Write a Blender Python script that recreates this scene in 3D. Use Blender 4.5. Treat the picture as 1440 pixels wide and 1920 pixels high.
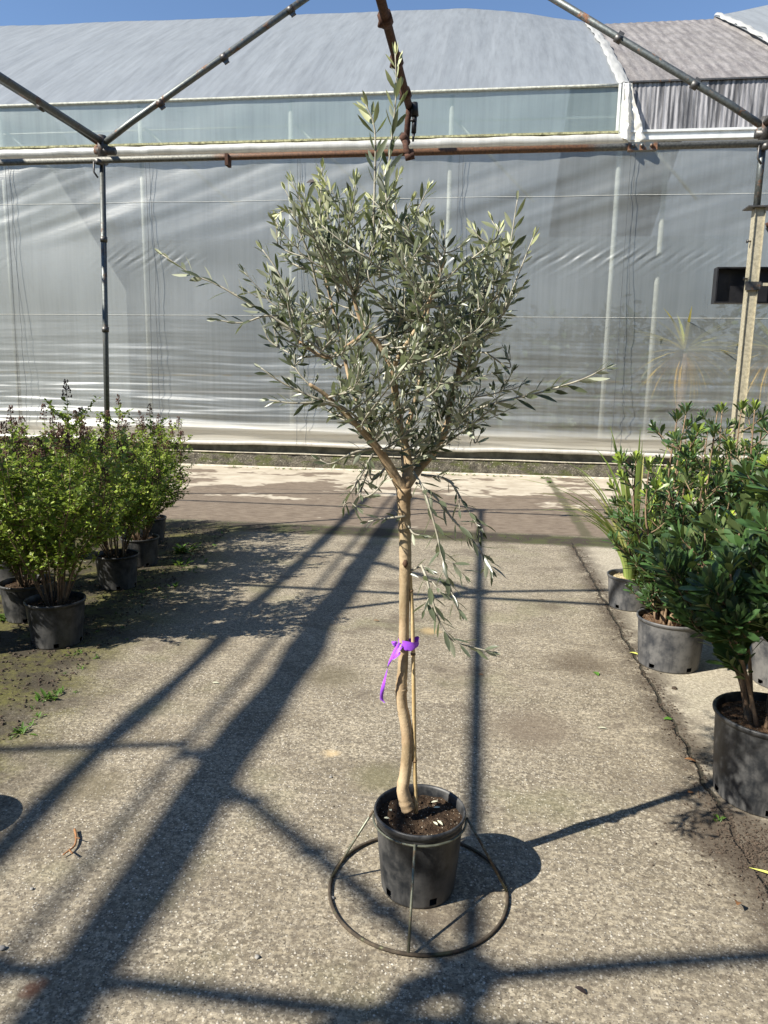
import bpy, math, random
import numpy as np
from mathutils import Vector, Matrix, noise
sc = bpy.context.scene
COL = sc.collection
for o in list(bpy.data.objects): bpy.data.objects.remove(o)
rad = math.radians

# ------------------------------------------------------------------ camera
FPX, YAW, PIT, ROLL = 1370.0, rad(7.5), rad(10.0), rad(1.0)
CAM = Vector((0, 0, 1.6))
fw = Vector((-math.sin(YAW)*math.cos(PIT), math.cos(YAW)*math.cos(PIT), -math.sin(PIT)))
r0 = Vector((math.cos(YAW), math.sin(YAW), 0)); u0 = r0.cross(fw)
rt = r0*math.cos(ROLL) + u0*math.sin(ROLL); up = rt.cross(fw)
cd = bpy.data.cameras.new('camera'); cam = bpy.data.objects.new('camera', cd); COL.objects.link(cam)
cam.matrix_world = Matrix(((rt.x, up.x, -fw.x, 0), (rt.y, up.y, -fw.y, 0), (rt.z, up.z, -fw.z, 1.6), (0, 0, 0, 1)))
cd.sensor_fit = 'VERTICAL'; cd.sensor_height = 36.0; cd.lens = 36.0*FPX/1920; cd.clip_end = 500; cd.clip_start = .05
sc.camera = cam
def ray(x, y): return rt*((x-720)/FPX) - up*((y-960)/FPX) + fw
def P(x, y, Y):
    d = ray(x, y); return CAM + d*(Y/d.y)
def G(x, y, z=0.0):
    d = ray(x, y); return CAM + d*((z-1.6)/d.z)

# ------------------------------------------------------------------ sky + sun
SUN_EL, KX, KY = rad(40.6), .834, .552
w = bpy.data.worlds.new('World'); sc.world = w; w.use_nodes = True
nt = w.node_tree; bg = nt.nodes['Background']
sky = nt.nodes.new('ShaderNodeTexSky'); sky.sky_type = 'NISHITA'; sky.sun_disc = False
sky.sun_elevation = SUN_EL; sky.sun_rotation = math.atan2(-KX, -KY) % (2*math.pi)
sky.air_density = 1.0; sky.dust_density = .05; sky.ozone_density = 3.5; sky.altitude = 900
nt.links.new(sky.outputs[0], bg.inputs[0]); bg.inputs[1].default_value = .085
sd = bpy.data.lights.new('sun', 'SUN'); sd.energy = 5.0; sd.angle = rad(.53); sd.color = (1, .945, .84)
so = bpy.data.objects.new('sun', sd); COL.objects.link(so)
ldir = Vector((KX*math.cos(SUN_EL), KY*math.cos(SUN_EL), -math.sin(SUN_EL)))
so.rotation_euler = ldir.to_track_quat('-Z', 'Y').to_euler(); so.location = (-8, -6, 12)
sc.view_settings.view_transform = 'Standard'; sc.view_settings.look = 'None'
sc.view_settings.exposure = 1.05; sc.view_settings.gamma = 1
sc.render.resolution_x = 768; sc.render.resolution_y = 1024
sc.cycles.transparent_max_bounces = 16; sc.cycles.max_bounces = 8

# ------------------------------------------------------------------ node helper
class M:
    def __init__(s, name):
        s.m = bpy.data.materials.new(name); s.m.use_nodes = True; s.t = s.m.node_tree
        s.t.nodes.clear(); s.out = s.t.nodes.new('ShaderNodeOutputMaterial')
        s._c = None
    def put(s, sock, v):
        if v is None: return
        if hasattr(v, 'is_output') or isinstance(v, bpy.types.NodeSocket): s.t.links.new(v, sock)
        else:
            if isinstance(v, (tuple, list)) and len(v) == 3 and sock.type == 'RGBA': v = (*v, 1)
            sock.default_value = v
    def co(s, kind='Object'):
        if s._c is None: s._c = s.t.nodes.new('ShaderNodeTexCoord')
        return s._c.outputs[kind]
    def xyz(s, v=None):
        n = s.t.nodes.new('ShaderNodeSeparateXYZ'); s.put(n.inputs[0], v if v is not None else s.co()); return n.outputs
    def scale(s, v, sx, sy, sz, rot=(0, 0, 0)):
        n = s.t.nodes.new('ShaderNodeMapping'); s.put(n.inputs[0], v); n.inputs['Scale'].default_value = (sx, sy, sz); n.inputs['Rotation'].default_value = rot; return n.outputs[0]
    def noise(s, sc_, v=None, det=3, rough=.55, dist=0):
        n = s.t.nodes.new('ShaderNodeTexNoise'); s.put(n.inputs['Vector'], v if v is not None else s.co())
        n.inputs['Scale'].default_value = sc_; n.inputs['Detail'].default_value = det; n.inputs['Roughness'].default_value = rough; n.inputs['Distortion'].default_value = dist
        return n.outputs[0]
    def voro(s, sc_, v=None, feat='F1', out='Distance', rnd=1):
        n = s.t.nodes.new('ShaderNodeTexVoronoi'); n.feature = feat; s.put(n.inputs['Vector'], v if v is not None else s.co()); n.inputs['Scale'].default_value = sc_
        n.inputs['Randomness'].default_value = rnd
        return n.outputs[out]
    def mth(s, op, a, b=None, c=None):
        n = s.t.nodes.new('ShaderNodeMath'); n.operation = op; s.put(n.inputs[0], a)
        if b is not None: s.put(n.inputs[1], b)
        if c is not None: s.put(n.inputs[2], c)
        return n.outputs[0]
    def rng(s, v, a, b, c=0., d=1.):
        n = s.t.nodes.new('ShaderNodeMapRange'); n.interpolation_type = 'SMOOTHSTEP'; s.put(n.inputs[0], v)
        n.inputs[1].default_value = a; n.inputs[2].default_value = b; n.inputs[3].default_value = c; n.inputs[4].default_value = d
        return n.outputs[0]
    def mix(s, f, a, b, mode='MIX'):
        n = s.t.nodes.new('ShaderNodeMix'); n.data_type = 'RGBA'; n.blend_type = mode
        s.put(n.inputs[0], f); s.put(n.inputs[6], a); s.put(n.inputs[7], b); return n.outputs[2]
    def bump(s, h, st=.5, d=.01, nrm=None):
        n = s.t.nodes.new('ShaderNodeBump'); n.inputs['Strength'].default_value = st; n.inputs['Distance'].default_value = d
        s.put(n.inputs['Height'], h)
        if nrm: s.put(n.inputs['Normal'], nrm)
        return n.outputs[0]
    def attr(s, name):
        n = s.t.nodes.new('ShaderNodeAttribute'); n.attribute_name = name; return n.outputs['Fac']
    def bsdf(s, col, rough=.6, metal=0, nrm=None, spec=None, **k):
        n = s.t.nodes.new('ShaderNodeBsdfPrincipled'); s.put(n.inputs['Base Color'], col); s.put(n.inputs['Roughness'], rough); s.put(n.inputs['Metallic'], metal)
        if nrm: s.put(n.inputs['Normal'], nrm)
        if spec is not None: s.put(n.inputs['Specular IOR Level'], spec)
        for a, b in k.items(): s.put(n.inputs[a.replace('_', ' ')], b)
        return n.outputs[0]
    def sh(s, typ, **k):
        n = s.t.nodes.new('ShaderNodeBsdf'+typ)
        for a, b in k.items(): s.put(n.inputs[a], b)
        return n.outputs[0]
    def mixs(s, f, a, b):
        n = s.t.nodes.new('ShaderNodeMixShader'); s.put(n.inputs[0], f); s.put(n.inputs[1], a); s.put(n.inputs[2], b); return n.outputs[0]
    def done(s, shd): s.t.links.new(shd, s.out.inputs[0]); return s.m

# ------------------------------------------------------------------ materials
def m_concrete():
    m = M('concrete'); c = m.co(); x, y, z = m.xyz()
    big = m.noise(.55, det=4); mid = m.noise(2.6, det=5, rough=.65); fine = m.noise(48, det=5, rough=.8)
    brush = m.noise(6, m.scale(c, .5, 9, 1), det=4, rough=.7)
    col = m.mix(m.rng(mid, .32, .68), (.225, .187, .128), (.47, .405, .295))
    col = m.mix(m.rng(big, .35, .65, 0, .55), col, (.29, .25, .18))
    clot = m.noise(17, det=6, rough=.75)
    col = m.mix(m.rng(clot, .5, .68, 0, .6), col, (.10, .08, .055))
    col = m.mix(m.rng(clot, .46, .3, 0, .5), col, (.50, .45, .35))
    col = m.mix(m.rng(brush, .46, .66, 0, .6), col, (.17, .15, .12))
    col = m.mix(m.rng(fine, .36, .64, .85, 0), col, (.085, .07, .052))
    cw = m.rng(m.noise(1.4, m.scale(c, .7, 1.6, 1), det=5, rough=.65), .35, .62, .25, 1)
    cellc = m.xyz(m.voro(125, out='Color')); cell2 = m.xyz(m.voro(62, out='Color'))
    col = m.mix(m.mth('MULTIPLY', m.rng(cellc[0], .55, .95, 0, .55), cw), col, (.52, .46, .35))
    col = m.mix(m.mth('MULTIPLY', m.rng(cellc[1], .55, .95, 0, .6), cw), col, (.10, .085, .06))
    col = m.mix(m.rng(cell2[2], .7, .95, 0, .4), col, (.12, .10, .075))
    # exposed aggregate
    d1 = m.voro(75); r1 = m.voro(75, out='Color'); rr = m.xyz(r1)[0]
    sp = m.mth('MULTIPLY', m.rng(d1, .18, .34, 1, 0), m.rng(rr, .66, .72))
    d2 = m.voro(150); rr2 = m.xyz(m.voro(150, out='Color'))[1]
    sp2 = m.mth('MULTIPLY', m.rng(d2, .22, .4, 1, 0), m.rng(rr2, .7, .78))
    wear = m.rng(m.noise(1.1, det=3), .3, .62)
    spk = m.mth('MULTIPLY', m.mth('MAXIMUM', sp, m.mth('MULTIPLY', sp2, .7)), m.mth('MULTIPLY_ADD', wear, .6, .4))
    col = m.mix(m.mth('MULTIPLY', spk, .6), col, (.78, .73, .63))
    dk = m.mth('MULTIPLY', m.rng(m.voro(110), .2, .35, 1, 0), m.rng(m.xyz(m.voro(110, out='Color'))[2], .78, .84))
    col = m.mix(m.mth('MULTIPLY', dk, .7), col, (.05, .045, .04))
    # green algae bloom
    col = m.mix(m.rng(m.noise(1.7, m.scale(c, 1, 1.2, 1, (0, 0, 1)), det=5), .53, .75, 0, .4), col, (.15, .15, .07))
    # dark damp stains
    col = m.mix(m.rng(m.noise(1.25, m.scale(c, 1, 1.6, 1, (0, 0, .4)), det=8, rough=.75), .53, .68, 0, .78), col, (.1, .08, .06))
    # right strip, paler washed concrete
    wob = m.mth('MULTIPLY', m.mth('SUBTRACT', m.noise(5, det=4), .5), .09)
    xw = m.mth('ADD', x, wob)
    rs = m.mth('MULTIPLY', m.rng(xw, .96, 1.0), m.rng(y, 7.6, 7.5))
    col = m.mix(m.mth('MULTIPLY', rs, .5), col, m.mix(m.rng(fine, .35, .65), (.3, .265, .2), (.56, .51, .41)))
    # dark dirt along lengthwise crack
    dd = m.mth('ABSOLUTE', m.mth('SUBTRACT', xw, .975))
    dn = m.noise(4.5, det=6, rough=.75)
    dirtw = m.mth('MULTIPLY', m.rng(dd, 0, .22, 1, 0), m.rng(dn, .36, .54))
    crack = m.rng(dd, .004, .014, 1, 0)
    near = m.rng(y, 7.7, 7.5)
    col = m.mix(m.mth('MULTIPLY', m.mth('MULTIPLY', dirtw, near), .85), col, (.055, .042, .03))
    col = m.mix(m.mth('MULTIPLY', m.mth('MULTIPLY', crack, near), .9), col, (.03, .027, .018))
    # dirt patch by the nearest pot
    px = m.mth('SUBTRACT', x, 1.0); py = m.mth('SUBTRACT', y, 2.52)
    pd = m.mth('SQRT', m.mth('ADD', m.mth('MULTIPLY', px, px), m.mth('MULTIPLY', py, py)))
    pp = m.rng(m.mth('ADD', pd, m.mth('MULTIPLY', m.mth('SUBTRACT', dn, .5), .9)), .12, .34, .8, 0)
    col = m.mix(pp, col, (.06, .045, .032))
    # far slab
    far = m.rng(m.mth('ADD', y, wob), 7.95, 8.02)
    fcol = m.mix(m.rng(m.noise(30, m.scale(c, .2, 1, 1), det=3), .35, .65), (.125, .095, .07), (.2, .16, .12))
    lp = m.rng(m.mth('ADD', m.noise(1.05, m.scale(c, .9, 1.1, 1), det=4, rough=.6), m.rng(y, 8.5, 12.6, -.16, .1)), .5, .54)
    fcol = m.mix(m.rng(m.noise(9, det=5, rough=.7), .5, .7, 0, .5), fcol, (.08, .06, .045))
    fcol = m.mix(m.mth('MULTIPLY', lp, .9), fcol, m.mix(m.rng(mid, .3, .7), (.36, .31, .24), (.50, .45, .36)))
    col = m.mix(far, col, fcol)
    jn = m.noise(3.5, det=5, rough=.7)
    joint = m.rng(m.mth('ABSOLUTE', m.mth('SUBTRACT', m.mth('ADD', y, m.mth('MULTIPLY', jn, .25)), 7.85)), .16, .36, 1, 0)
    col = m.mix(m.mth('MULTIPLY', joint, .95), col, m.mix(m.rng(jn, .45, .62), (.035, .027, .02), (.05, .055, .018)))
    # lengthwise joint of far slab
    j2 = m.mth('MULTIPLY', m.rng(m.mth('ABSOLUTE', m.mth('SUBTRACT', xw, 1.18)), .03, .09, 1, 0), far)
    col = m.mix(m.mth('MULTIPLY', j2, .8), col, (.07, .065, .035))
    j4 = m.mth('MULTIPLY', m.rng(m.mth('ABSOLUTE', m.mth('SUBTRACT', m.mth('ADD', y, wob), 10.6)), .02, .05, 1, 0), .7)
    col = m.mix(j4, col, (.09, .075, .06))
    # moss / soil on the left under the shrubs
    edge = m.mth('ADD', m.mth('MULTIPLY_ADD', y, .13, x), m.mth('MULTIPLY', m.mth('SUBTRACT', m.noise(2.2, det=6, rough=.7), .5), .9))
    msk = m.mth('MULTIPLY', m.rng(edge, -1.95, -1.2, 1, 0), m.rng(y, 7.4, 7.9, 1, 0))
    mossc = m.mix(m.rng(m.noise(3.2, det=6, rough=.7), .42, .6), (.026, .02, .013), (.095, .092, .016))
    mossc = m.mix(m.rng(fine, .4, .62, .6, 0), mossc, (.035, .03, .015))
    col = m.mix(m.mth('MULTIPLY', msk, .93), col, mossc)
    # rusty stain
    for sx, sy, sr, cc in ((-1.12, 1.56, .03, (.10, .03, .015)), (-.6, 2.92, .035, (.55, .42, .24)), (-.28, 4.6, .06, (.4, .29, .14)), (.62, 4.2, .2, (.08, .06, .04)), (-.75, 3.75, .16, (.1, .085, .05)), (.55, 5.3, .1, (.09, .07, .05)), (-.35, 2.75, .12, (.12, .11, .055)), (-1.5, 2.5, .14, (.12, .10, .06)), (.3, 3.3, .2, (.14, .11, .08))):
        q = m.mth('SQRT', m.mth('ADD', m.mth('POWER', m.mth('SUBTRACT', x, sx), 2), m.mth('POWER', m.mth('SUBTRACT', y, sy), 2)))
        col = m.mix(m.rng(m.mth('ADD', q, m.mth('MULTIPLY', m.mth('SUBTRACT', m.noise(14, det=4), .5), .1)), sr*.3, sr*1.5, .65, 0), col, cc)
    h = m.mth('ADD', m.mth('MULTIPLY', fine, .5), m.mth('MULTIPLY', spk, .6))
    h = m.mth('ADD', h, m.mth('MULTIPLY', brush, .9))
    h = m.mth('ADD', h, m.mth('MULTIPLY', m.noise(17, det=6, rough=.75), 1.2))
    h = m.mth('SUBTRACT', h, m.mth('MULTIPLY', m.mth('MULTIPLY', crack, near), 4))
    h = m.mth('ADD', h, m.mth('MULTIPLY', m.mth('MULTIPLY', msk, m.noise(25, det=5)), 3))
    return m.done(m.bsdf(col, .85, nrm=m.bump(h, .7, .004), spec=.3))

def m_film(name, base, trans, gloss, dirt=True, streak=None, rough=.24, wrinkle=1.0, clear=None):
    m = M(name); c = m.co(); x, y, z = m.xyz()
    vs = m.noise(1.2, m.scale(c, 7, 1, .25), det=5, rough=.7)
    col = m.mix(m.rng(vs, .35, .7), base, tuple(v*.82 for v in base))
    if dirt:
        ln = m.mth('MULTIPLY', m.rng(m.mth('ABSOLUTE', m.mth('SUBTRACT', z, m.mth('MULTIPLY_ADD', m.noise(.6, det=3), .06, 1.66))), .005, .03, 1, 0), m.rng(m.noise(4, det=4), .35, .6))
        col = m.mix(m.mth('MULTIPLY', ln, .6), col, (.36, .30, .17))
        ll = m.rng(m.mth('ABSOLUTE', m.mth('SUBTRACT', z, m.mth('MULTIPLY_ADD', m.noise(.5, det=2), .04, 1.36))), .004, .03, 1, 0)
        col = m.mix(m.mth('MULTIPLY', ll, .5), col, (.8, .8, .78))
        low = m.rng(z, 1.3, .3)
        col = m.mix(m.mth('MULTIPLY', low, m.rng(m.noise(1.5, m.scale(c, .6, 1, 5), det=5), .42, .6, 0, .75)), col, (.36, .33, .22))
        col = m.mix(m.rng(z, .95, .6, 0, .8), col, (.74, .70, .60))
    if streak:
        st = m.noise(1.6, m.scale(c, *streak), det=6, rough=.75)
        col = m.mix(m.rng(st, .5, .75, 0, .4), col, tuple(min(1, v*1.35) for v in base))
        col = m.mix(m.rng(st, .5, .3, 0, .35), col, tuple(v*.55 for v in base))
    weave = m.noise(1, m.scale(c, 240, 240, 22), det=1)
    wv = m.noise(1, m.scale(c, 5, 5, 60 if dirt else 12), det=4, rough=.7)
    b = m.bump(m.mth('ADD', m.mth('MULTIPLY', wv, wrinkle), m.mth('MULTIPLY', weave, .12)), .5, .004)
    d = m.sh('Diffuse', Color=col, Normal=b); t = m.sh('Translucent', Color=col, Normal=b)
    g = m.sh('Glossy', Color=(.9, .91, .92), Roughness=rough, Normal=b)
    tr = m.sh('Transparent', Color=(.92, .95, .95))
    a = m.mixs(.38, d, t); a = m.mixs(gloss, a, g)
    if dirt:
        trans = m.mth('ADD', m.mth('MULTIPLY', m.rng(x, 2.0, 3.0), .07), trans); clr = m.mth('MULTIPLY_ADD', m.rng(m.noise(.8, det=2), .3, .7), clear, trans)
        return m.done(m.mixs(m.mth('MULTIPLY', clr, m.rng(z, .55, .85)), a, tr))
    if trans: a = m.mixs(trans if clear is None else m.mth('MULTIPLY_ADD', m.rng(m.noise(.8, det=2), .3, .7), clear, trans), a, tr)
    return m.done(a)

def m_metal(name, col=(.33, .35, .34), rust=.3, rustcol=(.13, .06, .03), rough=.5, sc_=6, metal=.75):
    m = M(name); n1 = m.noise(sc_, det=6, rough=.7); n2 = m.noise(45, det=4)
    r = m.rng(n1, .68-rust*.5, .76-rust*.5)
    cc = m.mix(m.rng(n2, .3, .7), tuple(v*.65 for v in col), col)
    rc = m.mix(m.rng(n2, .35, .65), rustcol, tuple(v*1.9 for v in rustcol))
    return m.done(m.bsdf(m.mix(r, cc, rc), m.mth('MULTIPLY_ADD', r, .3, rough), m.mth('MULTIPLY_ADD', r, -metal, metal), nrm=m.bump(m.mth('ADD', n2, m.mth('MULTIPLY', r, .6)), .35, .002)))

def m_tie():
    m = M('rusty_tie_pipe_steel'); x, y, z = m.xyz(); n1 = m.noise(3, det=6, rough=.7); n2 = m.noise(50, det=4)
    k = m.mth('ADD', m.rng(x, -3.4, -1.6), m.mth('MULTIPLY', m.rng(x, .6, 1.15), -1))
    r = m.rng(m.mth('ADD', k, m.mth('MULTIPLY', m.mth('SUBTRACT', n1, .5), 1.2)), .3, .7)
    rc = m.mix(m.rng(n2, .35, .65), (.085, .042, .022), (.17, .08, .035))
    cc = m.mix(m.rng(n2, .3, .7), (.11, .11, .10), (.22, .215, .19))
    return m.done(m.bsdf(m.mix(r, cc, rc), .62, m.mth('MULTIPLY_ADD', r, -.5, .5), nrm=m.bump(n2, .3, .002)))

def m_leaf(name, top, under, tip=None, rough=.4, transl=.25, spec=.5, backface=True):
    m = M(name); g = m.t.nodes.new('ShaderNodeNewGeometry')
    n = m.noise(9, det=3); v = m.attr('rnd')
    c1 = m.mix(v, tuple(a*.5 for a in top), tuple(a*1.7 for a in top))
    if tip: c1 = m.mix(m.attr('tip'), c1, tip)
    u = m.mix(v, tuple(a*.75 for a in under), tuple(a*1.2 for a in under))
    if tip: u = m.mix(m.mth('MULTIPLY', m.attr('tip'), .7), u, tip)
    col = m.mix(g.outputs['Backfacing'], c1, u)
    b = m.bsdf(col, m.mth('MULTIPLY_ADD', g.outputs['Backfacing'], .25, rough), spec=spec)
    t = m.sh('Translucent', Color=m.mix(.5, col, (.25, .38, .05)))
    return m.done(m.mixs(transl, b, t))

def m_bark(name, a, b, sc_=14, green=0):
    m = M(name); n = m.noise(sc_, m.scale(m.co(), 1, 1, .45), det=6, rough=.7); n2 = m.noise(90, det=3)
    col = m.mix(m.rng(n, .35, .65), a, b)
    if green: col = m.mix(m.rng(m.noise(5, det=4), .45, .65, 0, green), col, (.2, .2, .12))
    col = m.mix(m.rng(m.noise(26, m.scale(m.co(), 1, 1, 2.2), det=5, rough=.7), .52, .7, 0, .45), col, tuple(v*.5 for v in a))
    return m.done(m.bsdf(col, .75, nrm=m.bump(m.mth('ADD', n, m.mth('MULTIPLY', n2, .5)), .6, .004), spec=.3))

def m_pot(name='black_pot_plastic', dust=.26, base=(.0095, .0115, .0145)):
    m = M(name); x, y, z = m.xyz(); n = m.noise(7, det=6, rough=.7); n2 = m.noise(40, m.scale(m.co(), 1, 1, .2), det=4)
    d = m.mth('MULTIPLY', m.rng(m.mth('ADD', n, m.mth('MULTIPLY', n2, .25)), .48, .78), dust)
    low = m.mth('MULTIPLY', m.rng(z, .1, .0), m.rng(n2, .35, .6, .1, .7))
    d = m.mth('MAXIMUM', d, m.mth('MULTIPLY', low, .5))
    col = m.mix(d, base, (.26, .25, .235))
    return m.done(m.bsdf(col, m.mth('MULTIPLY_ADD', d, .35, .42), nrm=m.bump(n2, .12, .002), spec=.45))

def m_soil(name, a=(.025, .016, .011), b=(.075, .05, .032)):
    m = M(name); n = m.noise(40, det=6, rough=.75)
    sp = m.mth('MULTIPLY', m.rng(m.voro(160), .2, .35, 1, 0), m.rng(m.xyz(m.voro(160, out='Color'))[0], .86, .9))
    col = m.mix(sp, m.mix(m.rng(n, .35, .65), a, b), (.42, .38, .3))
    return m.done(m.bsdf(col, .95, nrm=m.bump(m.mth('ADD', n, m.noise(140, det=3)), 1, .008), spec=.1))

def m_plain(name, col, rough=.6, var=.25, sc_=12, spec=.4, metal=0):
    m = M(name); n = m.noise(sc_, det=5, rough=.65)
    return m.done(m.bsdf(m.mix(m.rng(n, .3, .7), tuple(v*(1-var) for v in col), tuple(min(1, v*(1+var)) for v in col)), rough, metal, nrm=m.bump(n, .3, .003), spec=spec))

def m_plinth():
    m = M('mossy_plinth_concrete'); x, y, z = m.xyz(); n = m.noise(6, det=7, rough=.75); n2 = m.noise(38, det=5, rough=.75)
    col = m.mix(m.rng(n, .35, .6), (.05, .045, .035), (.25, .225, .17))
    col = m.mix(m.rng(n2, .4, .62, .7, 0), col, (.04, .035, .028))
    col = m.mix(m.rng(m.noise(2.3, m.scale(m.co(), 1, 1, 2.5), det=5, rough=.7), .47, .6, 0, .85), col, (.085, .1, .022))
    sp = m.mth('MULTIPLY', m.rng(m.voro(28), .2, .35, 1, 0), m.rng(m.xyz(m.voro(28, out='Color'))[0], .72, .78))
    col = m.mix(sp, col, (.36, .33, .27))
    return m.done(m.bsdf(col, .9, nrm=m.bump(m.mth('ADD', n, n2), 1, .03)))

def m_sheet():   # weathered corrugated roof
    m = M('weathered_sheet'); c = m.co(); x, y, z = m.xyz()
    n = m.noise(2.2, m.scale(c, 4, .6, .6), det=6, rough=.7); n2 = m.noise(30, det=4)
    bands = m.rng(m.noise(1, m.scale(c, .3, 2.2, 2.2), det=3), .42, .6)
    col = m.mix(m.rng(n, .35, .65), (.11, .10, .10), (.22, .205, .20))
    col = m.mix(m.mth('MULTIPLY', bands, .35), col, (.13, .12, .11))
    col = m.mix(m.rng(n2, .5, .7, 0, .3), col, (.4, .37, .34))
    return m.done(m.bsdf(col, .8))
def m_sheetwall():
    m = M('streaked_sheet'); c = m.co()
    n = m.noise(2.4, m.scale(c, 5, 5, .3), det=6, rough=.75)
    col = m.mix(m.rng(n, .36, .62), (.055, .055, .06), (.34, .33, .34))
    col = m.mix(m.rng(m.noise(1.3, m.scale(c, 9, 9, .2), det=4), .55, .62, 0, .8), col, (.05, .048, .05))
    return m.done(m.bsdf(col, .6))

MAT = dict(
    concrete=m_concrete(), film=m_film('greenhouse_film', (.36, .38, .365), .36, .15, clear=.14, rough=.4),
    upfilm=m_film('upper_band_film', (.38, .47, .47), .40, .12, dirt=False, rough=.35),
    roof=m_film('roof_film', (.31, .335, .36), 0, .12, dirt=False, streak=(6, .22, .22), rough=.35),
    seamf=m_film('creased_seam_film', (.52, .52, .50), 0, .1, dirt=False, rough=.4, wrinkle=2.), white_film=m_film('white_rolled_film', (.74, .72, .66), 0, .12, dirt=False, rough=.35, wrinkle=2.),
    galv=m_metal('galvanised_pipe', (.17, .185, .18), .26), galv_d=m_metal('dull_dark_pipe', (.14, .15, .145), .27, (.08, .05, .035)), tie=m_tie(),
    rust=m_metal('rusted_iron', (.05, .03, .02), .95, (.045, .02, .012), .65),
    clamp=m_metal('rusted_clamp', (.13, .125, .12), .28, (.07, .035, .02)), wirem=m_metal('stand_wire', (.24, .25, .19), .35, (.07, .05, .03), .5, 20),
    ringm=m_metal('stand_ring_wire', (.12, .12, .07), .6, (.04, .03, .02), .6, 14),
    inner=m_plain('pale_inner_post', (.62, .62, .56), .6, .15), cord=m_plain('dark_cord', (.06, .07, .08), .7),
    eave=m_plain('algae_eave_strip', (.42, .42, .36), .7, .3, 20), mossln=m_plain('mossy_clip_strip', (.30, .29, .16), .85, .6, 16),
    gutter=m_plain('white_gutter_metal', (.62, .63, .62), .45, .12, 6), plinth=m_plinth(), board=m_plain('grey_skirt_board', (.10, .10, .075), .8, .4, 5),
    lip=m_plain('pale_concrete_lip', (.45, .41, .33), .85, .3, 9), sheet=m_sheet(), sheetw=m_sheetwall(),
    olive=m_leaf('olive_leaf', (.07, .082, .05), (.31, .33, .24), (.60, .62, .28), .33, .16),
    bark=m_bark('olive_bark', (.25, .165, .09), (.46, .35, .22), 12, .3), twig=m_bark('olive_twig', (.24, .22, .17), (.40, .38, .31), 30),
    cane=m_bark('cane', (.42, .30, .14), (.58, .44, .24), 8), node=m_plain('cane_node', (.16, .10, .05)),
    shrub=m_leaf('shrub_leaf', (.135, .205, .02), (.17, .23, .04), (.36, .43, .06), .5, .35), sstem=m_bark('shrub_stem', (.10, .065, .04), (.22, .16, .10), 20),
    dried=m_plain('dried_flower', (.09, .045, .032), .9, .4, 40),
    pitt=m_leaf('glossy_leaf', (.03, .066, .02), (.12, .17, .06), (.36, .45, .05), .4, .12, .45), pstem=m_bark('brown_stem', (.12, .075, .045), (.27, .19, .12), 14),
    grass=m_leaf('strap_leaf', (.2, .28, .045), (.24, .32, .08), (.55, .5, .2), .4, .3), yucca=m_leaf('palm_leaf', (.42, .42, .08), (.6, .5, .14), (.8, .5, .08), .5, .3),
    pot=m_pot(), pot_d=m_pot('dusty_pot_plastic', .42, (.028, .031, .037)), soil=m_soil('potting_soil'), chips=m_soil('wood_chips', (.22, .17, .09), (.5, .42, .26)), bark_mulch=m_soil('bark_mulch', (.05, .028, .016), (.16, .10, .06)),
    ribbon=m_plain('purple_ribbon', (.30, .07, .62), .5, .15, 30), black=m_plain('black_plastic', (.012, .012, .014), .45, .3),
    sqpost=m_metal('square_post_steel', (.52, .47, .34), .2, (.30, .24, .14), .5, 2, .3), pebble=m_plain('pebble', (.25, .24, .22), .8),
    yleaf=m_plain('yellow_leaf', (.5, .5, .12), .5), gleaf=m_plain('green_leaf', (.09, .2, .03), .4), bleaf=m_plain('brown_leaf', (.25, .12, .05), .7), pleaf=m_plain('pale_leaf', (.55, .55, .4), .6),
    litter=m_plain('litter', (.06, .043, .03), .9, .6, 60), added_foliage=m_leaf('hedge_leaf', (.035, .055, .02), (.05, .07, .03), None, .5, .2), weed=m_leaf('weed_leaf', (.06, .12, .015), (.08, .13, .03), None, .5, .3), inner_dark=m_plain('interior_ground', (.12, .105, .085), .9),
    chalk=m_film('back_film', (.36, .38, .38), 0, .1, dirt=False), knot=m_plain('knot_wood', (.09, .05, .03), .9),
    insect=m_plain('dark_withered_leaf', (.03, .02, .018), .7), strip=m_plain('strip', (.55, .5, .4), .7))

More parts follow.
